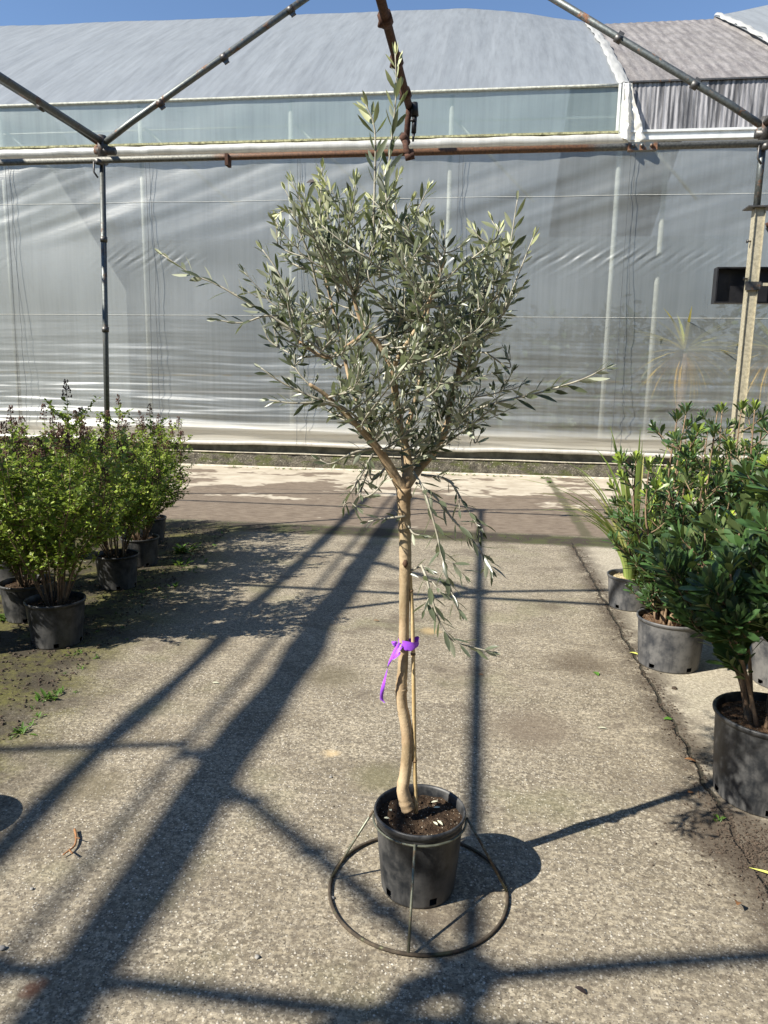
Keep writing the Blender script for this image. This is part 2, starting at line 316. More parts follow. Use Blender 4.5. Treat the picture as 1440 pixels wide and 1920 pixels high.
# ------------------------------------------------------------------ mesh builder
class MB:
    def __init__(s): s.v = []; s.f = []; s.a = []; s.b = []; s.sm = []
    def add(s, vs, fs, rnd=0., tip=0., smooth=True):
        k = len(s.v); s.v += [tuple(v) for v in vs]; s.f += [tuple(i+k for i in f) for f in fs]
        s.a += [rnd]*len(vs); s.b += [tip]*len(vs); s.sm += [smooth]*len(fs)
    def tube(s, pts, rs, n=8, cap=True):
        pts = [Vector(p) for p in pts]
        if not hasattr(rs, '__len__'): rs = [rs]*len(pts)
        k = len(pts); vs = []; t0 = (pts[1]-pts[0]).normalized()
        a = t0.cross(Vector((0, 0, 1)));
        if a.length < .1: a = t0.cross(Vector((1, 0, 0)))
        a.normalize()
        for i, p in enumerate(pts):
            t = (pts[min(i+1, k-1)]-pts[max(i-1, 0)]).normalized()
            a = (a - t*a.dot(t)).normalized(); b = t.cross(a)
            for j in range(n):
                th = 2*math.pi*j/n; vs.append(p + (a*math.cos(th)+b*math.sin(th))*rs[i])
        fs = [(i*n+j, i*n+(j+1) % n, (i+1)*n+(j+1) % n, (i+1)*n+j) for i in range(k-1) for j in range(n)]
        if cap: fs += [tuple(range(n-1, -1, -1)), tuple(range((k-1)*n, k*n))]
        s.add(vs, fs)
    def box(s, lo, hi, M_=None):
        (x0, y0, z0), (x1, y1, z1) = lo, hi
        vs = [Vector(p) for p in ((x0, y0, z0), (x1, y0, z0), (x1, y1, z0), (x0, y1, z0), (x0, y0, z1), (x1, y0, z1), (x1, y1, z1), (x0, y1, z1))]
        if M_: vs = [M_ @ v for v in vs]
        s.add(vs, [(0, 3, 2, 1), (4, 5, 6, 7), (0, 1, 5, 4), (1, 2, 6, 5), (2, 3, 7, 6), (3, 0, 4, 7)], smooth=False)
    def lathe(s, prof, n=48, c=(0, 0, 0), holes=None):
        vs = []
        for r, z in prof:
            for j in range(n):
                th = 2*math.pi*j/n; vs.append((c[0]+r*math.cos(th), c[1]+r*math.sin(th), c[2]+z))
        fs = [(i*n+j, i*n+(j+1) % n, (i+1)*n+(j+1) % n, (i+1)*n+j) for i in range(len(prof)-1) for j in range(n) if not (holes and (i, j) in holes)]
        s.add(vs, fs)
    def leaf(s, p, d, nrm, L, W, rnd, tip=0., prof=((.0, .06), (.28, .8), (.58, 1.), (.85, .5)), fold=.25, curl=.1):
        d = d.normalized(); sd_ = d.cross(nrm)
        if sd_.length < 1e-4: sd_ = d.cross(Vector((.3, .5, .8)))
        sd_.normalize(); n = sd_.cross(d)
        vs = []
        for t, wd in prof:
            c_ = p + d*(L*t) - n*(curl*L*t*t)
            e = n*(fold*W*wd*.5)
            vs += [c_ - sd_*(W*wd*.5)+e, c_, c_ + sd_*(W*wd*.5)+e]
        vs.append(p + d*L - n*(curl*L))
        k = len(prof); fs = []
        for i in range(k-1):
            a = i*3; fs += [(a, a+1, a+4, a+3), (a+1, a+2, a+5, a+4)]
        a = (k-1)*3; fs += [(a, a+1, a+3), (a+1, a+2, a+3)]
        s.add(vs, fs, rnd, tip)
    def build(s, name, mat, parent=None, loc=None, **props):
        me = bpy.data.meshes.new(name); me.from_pydata(s.v, [], s.f); me.update()
        at = me.attributes.new('rnd', 'FLOAT', 'POINT'); at.data.foreach_set('value', s.a)
        at = me.attributes.new('tip', 'FLOAT', 'POINT'); at.data.foreach_set('value', s.b)
        me.polygons.foreach_set('use_smooth', s.sm)
        me.materials.append(MAT[mat] if isinstance(mat, str) else mat)
        o = bpy.data.objects.new(name, me); COL.objects.link(o)
        if parent: o.parent = parent
        if loc is not None: o.location = loc
        for k, v in props.items(): o[k] = v
        return o
def empty(name, loc=(0, 0, 0), label=None, category=None, group=None, rz=0):
    o = bpy.data.objects.new(name, None); COL.objects.link(o); o.location = loc; o.rotation_euler = (0, 0, rz); o.empty_display_size = .1
    if label: o['label'] = label
    if category: o['category'] = category
    if group: o['group'] = group
    return o
def copy_tree(o, parent=None):
    c = o.copy(); COL.objects.link(c)
    if parent: c.parent = parent
    for ch in [k for k in bpy.data.objects if k.parent == o]: copy_tree(ch, c)
    return c
def spline(pts, n=6):
    pts = [Vector(p) for p in pts]; out = []
    q = [pts[0]*2-pts[1]] + pts + [pts[-1]*2-pts[-2]]
    for i in range(1, len(q)-2):
        for k in range(n):
            t = k/n; a, b, c_, d = q[i-1], q[i], q[i+1], q[i+2]
            out.append(.5*((2*b)+(c_-a)*t+(2*a-5*b+4*c_-d)*t*t+(3*b-a-3*c_+d)*t**3))
    out.append(pts[-1]); return out

# ------------------------------------------------------------------ setting: ground
g = MB(); g.add([(-120, -60, 0), (120, -60, 0), (120, 160, 0), (-120, 160, 0)], [(0, 1, 2, 3)], smooth=False)
g.build('ground', 'concrete', kind='structure')

# ------------------------------------------------------------------ big greenhouse behind
WY = 13.4; XL, XR = -13.0, 6.5; XS = 2.05
def hill(t, a, b): return max(0, min(1, (t-a)/(b-a)))
def sm(t): t = max(0., min(1., t)); return t*t*(3-2*t)
gh = empty('greenhouse', (0, WY, 0), 'long greenhouse with grey plastic film walls and roof behind the yard', 'greenhouse')
def gpart(mb, name, mat, parent=None, **k):
    o = mb.build(name, mat, parent or gh, **k)
    if parent is None: o.matrix_parent_inverse = Matrix.Translation((0, -WY, 0))
    return o
def film_off(X, z):
    o = 0.
    # puckered seam
    e = math.exp(-abs(z-3.78)/.1)
    ph = X*2*math.pi/.23 - (z-3.78)*38 + 4.5*noise.noise(Vector((X*.7, 1.3, 0))) + 1.6*noise.noise(Vector((X*2.5, 4.3, z*3)))
    amp = max(0, .45+1.7*noise.noise(Vector((X*.45, 7.7, 0)))+.5*noise.noise(Vector((X*2.1, 2.7, z*2))))
    o += .0085*e*amp*(math.sin(ph)+.35*math.sin(ph*1.9+1))
    # slack horizontal folds that grow toward the bottom
    f = sm((3.1-z)/2.2)
    zz = z + .05*noise.noise(Vector((X*.35, 3.1, z*.5)))
    o += f*.036*noise.noise(Vector((X*.25, 0, zz*4.2)))
    o += f*.020*noise.noise(Vector((X*.45, 5, zz*10.0)))
    o += f*.009*noise.noise(Vector((X*1.1, 9, zz*24.0)))
    # broad drape folds near the top
    t = sm((z-3.9)/.6)*sm((5.55-z)/.3+.3)
    s = z - .30*X
    o += t*.034*noise.noise(Vector((X*.22, 2, s*2.6)))
    o += t*.009*noise.noise(Vector((X*.5, 4, s*6)))
    # bellies
    o += .05*noise.noise(Vector((X*.5, 8, z*.8)))
    # bulge above the rolled hem
    o -= .12*math.exp(-((z-.68)/.12)**2)*(.8+.6*noise.noise(Vector((X*.5, 6, 0))))
    o -= .05*math.exp(-((z-.95)/.08)**2)*(.6+.9*noise.noise(Vector((X*.4, 16, 0))))
    return o
fm = MB(); nx, nz = 900, 400; vs = []
zs = np.linspace(.42, 5.58, nz)
for i in range(nx):
    X = -11 + 17*i/(nx-1)
    for z in zs: vs.append((X, WY+film_off(X, float(z)), float(z)))
fm.add(vs, [(i*nz+j, (i+1)*nz+j, (i+1)*nz+j+1, i*nz+j+1) for i in range(nx-1) for j in range(nz-1)])
gpart(fm, 'side_film', 'film')
# rolled hem, skirt board, plinth
t = MB(); t.tube([(X, WY-.05+.01*math.sin(X*3), .44+.012*math.sin(X*1.3)+.01*noise.noise(Vector((X*2, 0, 0)))) for X in np.arange(-13, 6.6, .12)], .038, 10); gpart(t, 'rolled_hem', 'white_film')
t = MB(); t.box((XL, WY+.02, .27), (XR, WY+.06, .42)); gpart(t, 'skirt_board', 'board')
t = MB()
vs = []; npx = 260; pr = [(-.02, 0), (-.03, .06), (-.02, .13), (-.03, .2), (-.02, .255), (.3, .255)]
for i in range(npx):
    X = XL+(XR-XL)*i/(npx-1)
    for (dy, z) in pr: vs.append((X, WY+dy+.025*noise.noise(Vector((X*5, z*20, 0)))*(1 if dy < .1 else 0), z+.008*noise.noise(Vector((X*4, 1, z)))*(1 if z > .2 else 0)))
k = len(pr); t.add(vs, [(i*k+j, (i+1)*k+j, (i+1)*k+j+1, i*k+j+1) for i in range(npx-1) for j in range(k-1)]); gpart(t, 'plinth', 'plinth')
t = MB(); t.tube([(X, WY-.035, .262+.006*noise.noise(Vector((X, 0, 0)))) for X in np.arange(-13, 6.6, .3)], .012, 6); gpart(t, 'plinth_edge', 'lip')
# gutter roll + moss line
t = MB(); t.tube([(X, WY-.06+.012*noise.noise(Vector((X*3, 3, 0))), 5.63+.012*noise.noise(Vector((X*2, 0, 0)))) for X in np.arange(-13, 2.3, .1)], [.082+.012*noise.noise(Vector((X*4, 9, 0))) for X in np.arange(-13, 2.3, .1)], 12); gpart(t, 'rolled_curtain', 'white_film')
t = MB(); t.box((XL, WY-.09, 5.722), (XS-.02, WY+.05, 5.755)); gpart(t, 'clip_strip', 'mossln')
t = MB(); t.box((XS+.12, WY-.11, 5.60), (XR, WY+.02, 5.66)); t.box((XS+.12, WY-.08, 5.66), (XR, WY+.02, 5.715)); t.box((XS+.12, WY-.12, 5.715), (XR, WY+.02, 5.75)); gpart(t, 'gutter', 'gutter')
# upper band film
t = MB(); vs = []; nx2, nz2 = 300, 14
for i in range(nx2):
    X = XL+(XS-XL)*i/(nx2-1)
    for j in range(nz2):
        z = 5.75+.72*j/(nz2-1); vs.append((X, WY+.02+.02*noise.noise(Vector((X*1.2, 0, z*1.5)))*math.sin(math.pi*j/(nz2-1)), z))
t.add(vs, [(i*nz2+j, (i+1)*nz2+j, (i+1)*nz2+j+1, i*nz2+j+1) for i in range(nx2-1) for j in range(nz2-1)]); gpart(t, 'upper_film', 'upfilm')
t = MB(); t.tube([(X, WY-.01, 6.475) for X in np.arange(XL, XS, .5)], .026, 8); gpart(t, 'eave_pipe', 'eave')
# inner posts & hanging cords
for pxx in (-11.9, -9.1, -6.36, -3.56, -.73, 2.1, 4.93):
    t = MB(); t.tube([(pxx, WY+.13, .25), (pxx, WY+.13, 6.45)], .042, 8); gpart(t, 'post', 'inner')
    for dx, ww in ((.16, .0), (.34, .05)):
        t = MB(); pts = []
        for i in range(40):
            z = .45+5.1*i/39; pts.append((pxx+dx*(1 if ww == 0 else (1-.35*z/5.5))+ww*noise.noise(Vector((pxx, z*1.1, 1)))+(.04*noise.noise(Vector((pxx, z*6, 4)))*(1-z/5.5) if ww else 0), WY-.05-.12*(1-z/5.5)**2, z))
        t.tube(pts, .0035, 5); gpart(t, 'cord', 'cord')
    t = MB(); t.tube([(pxx+.05, WY+.2, 6.1), (pxx+1.5, WY+.9, 4.9)], .03, 6); gpart(t, 'inner_brace', 'inner')
for z0 in (4.77, 2.78):
    t = MB(); t.tube([(X, WY+film_off(X, z0)-.006, z0) for X in np.arange(-11, 6, .1)], .003, 5); gpart(t, 'tension_wire', 'inner')
t = MB(); t.tube([(X, WY+.3, 6.1) for X in (-13, XS)], .02, 6); gpart(t, 'inner_rail', 'inner')
# roof
RY = 19.7
def ridge_z(X):
    if X < -1: return 10.62 + (-1-X)*.008
    if X < XS: return 10.62 - .42*((X+1)/(XS+1))**1.25
    if X < 5.0: return 10.17
    return 10.2+.15*(X-5)
def roof_pt(X, t_, lift=0):
    y = WY+(RY-WY)*t_; z = 6.48+(ridge_z(X)-6.48)*t_ + .1*math.sin(math.pi*t_) + lift
    return (X, y, z)
def roof(x0, x1, nx_, mat, name, amp):
    t = MB(); ny = 40; vs = []
    for i in range(nx_):
        X = x0+(x1-x0)*i/(nx_-1)
        for j in range(ny):
            q = j/(ny-1)
            vs.append(roof_pt(X, q, amp(X, q)))
    n0 = len(vs)
    for i in range(nx_):   # back slope
        X = x0+(x1-x0)*i/(nx_-1); vs.append((X, RY+6.3, 6.48))
    fs = [(i*ny+j, (i+1)*ny+j, (i+1)*ny+j+1, i*ny+j+1) for i in range(nx_-1) for j in range(ny-1)]
    fs += [(i*ny+ny-1, (i+1)*ny+ny-1, n0+i+1, n0+i) for i in range(nx_-1)]
    t.add(vs, fs); return gpart(t, name, mat)
roof(XL-3, XS, 420, 'roof', 'roof_film', lambda X, q: .03*noise.noise(Vector((X*.9, q*1.2, 0)))+.012*noise.noise(Vector((X*3.5, q*2, 3))))
roof(XS-.12, 5.2, 280, 'sheet', 'roof_sheet', lambda X, q: -.04*math.sin(math.pi*q)+.005*math.sin(X*2*math.pi/.18)+.012*(1 if (q*5) % 1 < .06 else 0)-.05)
roof(5.0, XR+3, 60, 'roof', 'roof_film', lambda X, q: -.0*math.sin(math.pi*q)+.02*noise.noise(Vector((X, q*2, 0))))
for xs_, wd in ((XS+.02, .19), (5.05, .13)):
    t = MB(); vs = []; na, nb = 70, 9
    for i in range(na):
        q = -.01+1.01*i/(na-1)
        for j in range(nb):
            u = j/(nb-1)
            X = xs_+(u-.45)*wd*(1+.3*noise.noise(Vector((q*9, 2, 0)))) + .05*noise.noise(Vector((q*12, 0, 1)))
            p = roof_pt(X, q, .03+.02*noise.noise(Vector((q*22, u*4, xs_)))+.03*math.sin(math.pi*u)); vs.append(p)
    t.add(vs, [(i*nb+j, (i+1)*nb+j, (i+1)*nb+j+1, i*nb+j+1) for i in range(na-1) for j in range(nb-1)]); gpart(t, 'seam_film', 'seamf')
# corrugated side panels
t = MB(); vs = []; n_ = 420
for i in range(n_):
    X = XS+.14+(XR-XS)*i/(n_-1); dy = .004*math.sin(X*2*math.pi/.076)-.02
    vs += [(X, WY+dy, 5.745), (X, WY+dy, 6.5)]
t.add(vs, [(2*i, 2*i+2, 2*i+3, 2*i+1) for i in range(n_-1)]); gpart(t, 'side_panel', 'sheetw')
t = MB(); t.box((XS+.1, WY-.06, 6.49), (XR, WY+.0, 6.515)); gpart(t, 'panel_trim', 'clamp')
t = MB(); t.box((XS-.06, WY-.06, 5.76), (XS-.02, WY-.02, 6.48)); t.box((XS+.0, WY-.07, 5.74), (XS+.03, WY-.03, 6.49)); gpart(t, 'end_post', 'gutter')
# hanging crumpled film at the corner
t = MB(); vs = []; na, nb = 60, 26
for i in range(na):
    q = i/(na-1)
    for j in range(nb):
        u = j/(nb-1); wd = .12+.26*q**1.4
        X = XS+.02+u*wd+.03*noise.noise(Vector((u*3, q*5, 0)))*q; z = 6.47-.85*q-.1*math.sin(u*3)*q
        y = WY-.1-.06*q+.05*math.sin(u*9+q*3)*(.3+q)+.03*noise.noise(Vector((u*6, q*9, 3)))
        vs.append((X, y, z))
t.add(vs, [(i*nb+j, (i+1)*nb+j, (i+1)*nb+j+1, i*nb+j+1) for i in range(na-1) for j in range(nb-1)]); gpart(t, 'loose_film', 'white_film')
# inside: ends, back wall, ground shade
t = MB(); t.add([(XL, RY+6.3, 0), (XR+3, RY+6.3, 0), (XR+3, RY+6.3, 6.48), (XL, RY+6.3, 6.48)], [(0, 1, 2, 3)], smooth=False)
t.add([(XL, WY, 0), (XL, RY+6.3, 0), (XL, RY+6.3, 6.48), (XL, RY, 10.7), (XL, WY, 6.48)], [(0, 1, 2, 3, 4)], smooth=False); gpart(t, 'back_film', 'chalk')
t = MB()
t.tube([(3.1, WY+1.2, 0), (3.1, WY+1.2, 6.4)], .05, 8)
gpart(t, 'inner_column', 'inner')
# unseen hedges added to block sky light and darken the film's reflections
def added_foliage(x0, y0, x1, y1, H, seed, label):
    random.seed(seed); e = empty('added_foliage', ((x0+x1)/2, (y0+y1)/2, 0), label, 'added_foliage', 'unseen hedges added to block sky light'); o_ = Vector(e.location)
    t = MB(); A = Vector((x0, y0, 0))-o_; B = Vector((x1, y1, 0))-o_; L = (B-A).length; d = (B-A).normalized(); n = Vector((-d.y, d.x, 0))
    for k in range(int(L*H*26)):
        p = A+d*random.uniform(0, L); z = H*random.random(); top = H+.8*noise.noise(Vector((p.x*.4, p.y*.4, seed)))
        if z > top: continue
        s_ = random.uniform(.12, .3); p = p+n*random.gauss(0, .45)+Vector((0, 0, z))
        t.leaf(p, Vector((random.uniform(-1, 1), random.uniform(-1, 1), random.uniform(-.6, 1))), Vector((random.uniform(-1, 1), random.uniform(-1, 1), 1)), s_*1.6, s_, random.random(), 0)
    t.build('foliage', 'added_foliage', e)
    t = MB(); t.box((-L/2, -.3, 0), (L/2, .3, H-.8), Matrix.Rotation(math.atan2(d.y, d.x), 4, 'Z')); t.build('blocker_core', 'added_foliage', e)  # plain box core of the added sky blocker
added_foliage(-16, -11, 14, -11, 7, 3, 'unseen dark hedgerow added behind the viewer to block sky light')
added_foliage(12, -11, 12, 12, 7.5, 4, 'unseen dark hedgerow added along the right to block sky light')
added_foliage(-17, -11, -17, 12.5, 6.5, 6, 'unseen dark hedgerow added along the left to block sky light')
# concrete lip in front of the plinth
t = MB(); vs = []
for i in range(200):
    X = -12+18.5*i/199; n1 = noise.noise(Vector((X*1.6, 0, 0)))
    vs += [(X, 13.23+.03*n1, .0), (X, 13.235+.03*n1, .022), (X, 13.27+.02*n1, .024), (X, 13.3, 0)]
t.add(vs, [(i*4+j, (i+1)*4+j, (i+1)*4+j+1, i*4+j+1) for i in range(199) for j in range(3)])
t.build('kerb', 'lip', kind='structure')

random.seed(44); t = MB()
for k in range(5200):
    X = random.uniform(-3.2, 6.3); y = random.uniform(15.2, 18); top = 2.7+1.1*noise.noise(Vector((X*.9, y*.5, 0)))+.5*noise.noise(Vector((X*2.6, y, 3)))
    z = top*random.random()**.8
    t.leaf(Vector((X, y, z)), Vector((random.uniform(-1, 1), random.uniform(-1, 1), random.uniform(-.4, 1))), Vector((random.uniform(-1, 1), -1, 1)), random.uniform(.15, .4), .1, random.random(), 0)
t.build('indoor_plants', 'added_foliage', kind='stuff', label='dark mass of plants seen dimly inside the greenhouse')
# palm-like plants behind the film
def palm(c, seed, label):
    random.seed(seed); e = empty('palm', c, label, 'palm', 'palms inside the greenhouse')
    t = MB(); t.tube([(0, 0, 0), (.02, 0, 1), (0, .02, 2.2)], [.09, .08, .07], 9); t.build('trunk', 'pstem', e)
    t = MB()
    for k in range(76):
        th = random.uniform(0, 2*math.pi); el = random.uniform(-1.2, .7); L = random.uniform(.65, 1.0)
        d = Vector((math.cos(th)*math.cos(el), math.sin(th)*math.cos(el)*.18, math.sin(el)))
        p = Vector((0, 0, 2.25))
        for s_ in range(1):
            t.leaf(p+d*.08, d, Vector((0, 0, 1)), L, .06, random.random(), max(0, min(1, .5-el)) , prof=((0, .5), (.3, 1), (.6, .8), (.85, .35)), curl=.35)
    t.build('fronds', 'yucca', e)
palm((3.47, WY+.34, 0), 3, 'yellow green palm seen through the film left of the square post')
palm((5.0, WY+.34, 0), 5, 'palm at the right edge seen dimly through the greenhouse film')

# ------------------------------------------------------------------ bare pipe frame over the yard
fr = empty('pipe_frame', (0, 0, 0), 'bare galvanised pipe frame of a stripped tunnel standing over the yard', 'frame')
NX = [-15.6, -9.62, -3.68, 2.26, 8.2]; TZ = 3.62; AZ = 5.52
FY = [7.0, 3.15, -.67, -4.5]
def fpart(mb, name, mat, parent=None, **k): return mb.build(name, mat, parent or fr, **k)
for Y in FY:
    for k, X in enumerate(NX[1:4]):
        base = X-.12 if abs(X+3.68) < .1 and Y == 7 else X
        if X == 2.26 and Y == 7: t = MB(); t.tube([(X-.0, Y, 3.14), (X, Y, 3.78)], .029, 10)
        else: t = MB(); t.tube([(base, Y, 0), (X, Y, 3.78)], .027, 10)
        po = fpart(t, 'post', 'galv_d' if X < 0 else 'galv')
        if Y == 7 and X < 0:
            for zz in (2.05, 2.9, 1.1):
                t = MB(); t.tube([(X-.12*(1-zz/3.78), Y, zz), (X-.12*(1-zz/3.78)+.002, Y, zz+.05)], .034, 10); fpart(t, 'pipe_joint', 'clamp', po)
    t = MB(); t.tube([(NX[1], Y-.055, TZ), (NX[3]+3, Y-.055, TZ+.02)], .029, 10); fpart(t, 'tie_pipe', 'tie')
    for k in range(1, 4):
        X0, X1 = NX[k-1] if k > 1 else NX[1], NX[k]
        if k == 1: continue
        xm = (X0+X1)/2
        t = MB(); t.tube([(X0-.06, Y, 3.74), (X0+.3, Y, 3.97), (xm, Y, AZ)], .0295, 10); r_ = fpart(t, 'rafter', 'galv')
        for q in (.2, .41, .62):
            c0 = Vector((X0, Y, 3.78)).lerp(Vector((xm, Y, AZ)), q); dd = Vector((xm-X0, 0, AZ-3.78)).normalized()
            t = MB(); t.tube([c0-dd*.03, c0+dd*.03], .0345, 10); t.box((-.024, -.01, -.058), (.024, .01, -.03), Matrix.Translation(c0) @ dd.to_track_quat('X', 'Z').to_matrix().to_4x4()); fpart(t, 'clamp', 'clamp', r_)
        t = MB(); t.tube([(X1+.06, Y, 3.74), (X1-.3, Y, 3.97), (xm, Y, AZ)], .0295, 10); r_ = fpart(t, 'rafter', 'galv' if X1 > 0 else 'galv_d')
        for q in (.2, .42, .66):
            c0 = Vector((X1, Y, 3.78)).lerp(Vector((xm, Y, AZ)), q); dd = Vector((xm-X1, 0, AZ-3.78)).normalized()
            t = MB(); t.tube([c0-dd*.03, c0+dd*.03], .0345, 10); t.box((-.024, -.01, .03), (.024, .01, .058), Matrix.Translation(c0) @ dd.to_track_quat('X', 'Z').to_matrix().to_4x4()); fpart(t, 'clamp', 'clamp', r_)
    t = MB(); t.tube([(NX[3]-.06, Y, 3.74), (NX[3]+.3, Y, 3.97), (NX[3]+2.97, Y, AZ)], .0295, 10); fpart(t, 'rafter', 'galv')
    for X in NX[2:4]:   # node fittings
        t = MB(); t.tube([(X, Y, 3.66), (X, Y, 3.86)], .043, 10); t.tube([(X-.07, Y, 3.73), (X+.13, Y, 3.72)], .036, 10)
        t.tube([(X, Y-.11, TZ-.02), (X, Y+.06, TZ+.02)], .03, 8); t.tube([(X-.05, Y-.07, TZ+.02), (X-.055, Y-.075, TZ-.1), (X-.02, Y-.07, TZ-.15)], .009, 6); fpart(t, 'node_fitting', 'clamp')
for X in NX[1:4]:       # pipes running the length of the bays, from post head to post head
    t = MB(); t.tube([(X, FY[-1]-.5, 3.81), (X, 7.06, 3.81)], .03, 10); fpart(t, 'long_pipe', 'galv_d')
for xm in (-6.65, -.71):
    t = MB(); t.tube([(xm, FY[-1]-.5, AZ+.03), (xm, 7.06, AZ+.03)], .02, 10); fpart(t, 'long_pipe', 'galv_d')
for X, rr_ in ((-6.64, .045), (-6.08, .09)):   # old covers rolled up beside the left ridge
    t = MB(); t.tube([(X+.02*noise.noise(Vector((Y, 0, 0))), Y, 5.2+.03*noise.noise(Vector((Y, 4, X)))) for Y in np.arange(-5, 6.95, .2)], [rr_+.015*noise.noise(Vector((Y*2, 8, X))) for Y in np.arange(-5, 6.95, .2)], 10); fpart(t, 'rolled_cover', 'white_film')
t = MB(); t.box((-2.44, 6.9, 3.55), (-2.41, 7.0, 3.65)); fpart(t, 'hook', 'rust')
t = MB(); t.box((1.14, 6.9, 3.595), (1.38, 6.955, 3.66))
for q in (1.18, 1.25, 1.33): t.tube([(q, 6.88, 3.63), (q, 6.9, 3.63)], .014, 8)
fpart(t, 'splice', 'galv')

# rusty water pipe hung under the roof
wp = empty('water_pipe', (-.76, 7, 4.03), 'thick rusty water pipe running overhead and dropping to the tie pipe', 'pipe')
def rel(pts, o): return [Vector(p)-Vector(o) for p in pts]
t = MB(); pts = [Vector((-.76+.02*(7-Y)/12, Y, 4.03)) for Y in np.arange(7.0, -5, -.4)]; t.tube(rel(pts, wp.location), .034, 10)
t.build('main_pipe', 'rust', wp)
for Y in (6.7, 6.05, 5.4, 4.3):
    t = MB(); t.tube(rel([(-.76, Y-.05, 4.03), (-.76, Y+.05, 4.03)], wp.location), .05, 8); t.tube(rel([(-.78, Y, 4.06), (-.80, Y, 3.98)], wp.location), .016, 6); t.build('pipe_clamp', 'rust', wp)
t = MB(); t.tube(rel([(-.755, 7, 4.05), (-.765, 6.99, 3.95), (-.775, 6.98, 3.74)], wp.location), .028, 10); t.tube(rel([(-.80, 6.9, 3.76), (-.77, 6.98, 3.72)], wp.location), .036, 10)
t.tube(rel([(-.785, 6.93, 3.74), (-.765, 6.87, 3.64), (-.72, 6.86, 3.575)], wp.location), .027, 10); t.tube(rel([(-.77, 6.86, 3.565), (-.69, 6.86, 3.58)], wp.location), .03, 8); t.build('drop_pipe', 'rust', wp)
t = MB(); t.tube(rel([(-.71, 6.97, 4.05), (-.705, 6.97, 3.94)], wp.location), [.03, .036], 8); t.tube(rel([(-.705, 6.97, 3.94), (-.71, 6.97, 3.80)], wp.location), .022, 8); t.tube(rel([(-.71, 6.97, 3.80), (-.715, 6.97, 3.73)], wp.location), [.014, .009], 8); t.tube(rel([(-.74, 6.95, 3.9), (-.69, 6.95, 3.9)], wp.location), .012, 6); t.build('valve', 'black', wp)

# square post on the right
sp_ = empty('square_post', (2.28, 7.0, 0), 'square galvanised steel post with top plate carrying the right pipe post', 'post')
t = MB(); t.box((-.038, -.035, 0), (.038, .035, 3.13)); t.build('shaft', 'sqpost', sp_)
t = MB(); t.box((-.044, -.05, 0), (-.0385, .04, 3.12)); t.box((.0385, -.05, 0), (.044, .04, 3.12)); t.build('flange', 'sqpost', sp_)
t = MB(); t.box((-.11, -.08, 3.13), (.16, .08, 3.142)); t.build('top_plate', 'clamp', sp_)
t = MB(); t.box((-.06, -.065, 2.45), (.06, -.036, 2.52)); t.box((.03, -.08, 2.455), (.05, -.0655, 2.51)); t.build('clamp_band', 'clamp', sp_)
for zz in (2.86, 2.55):
    t = MB(); t.tube([(-.08, -.02, zz), (-.044, -.02, zz)], .008, 6); t.tube([(-.08, -.02, zz), (-.07, -.02, zz)], .016, 6); t.build('bolt', 'clamp', sp_)
t = MB(); t.tube([(.05, -.06, 2.98), (.14, -.1, 3.02), (.6, -.12, 3.12)], .02, 8); t.build('side_bar', 'rust', sp_)
t = MB(); t.tube([(.07, -.03, 2.97), (.13, -.03, 2.89), (.6, -.03, 2.88)], .013, 6); t.build('side_hook', 'black', sp_)
t = MB(); t.box((.062, -.02, 2.49), (.7, .0, 2.515)); t.build('side_rail', 'sqpost', sp_)
bx = empty('black_trough', (2.45, 7.15, 2.36), 'shallow black plastic tray fixed upright behind the square post', 'tray')
t = MB(); t.box((-.43, .06, 0), (.6, .075, .31)); t.build('back', 'black', bx)
t = MB()
for lo, hi in (((-.43, -.03, 0), (-.418, .059, .31)), ((-.4178, -.03, 0), (.6, .059, .012)), ((-.4178, -.03, .298), (.6, .059, .31))): t.box(lo, hi)
t.build('rim', 'black', bx)

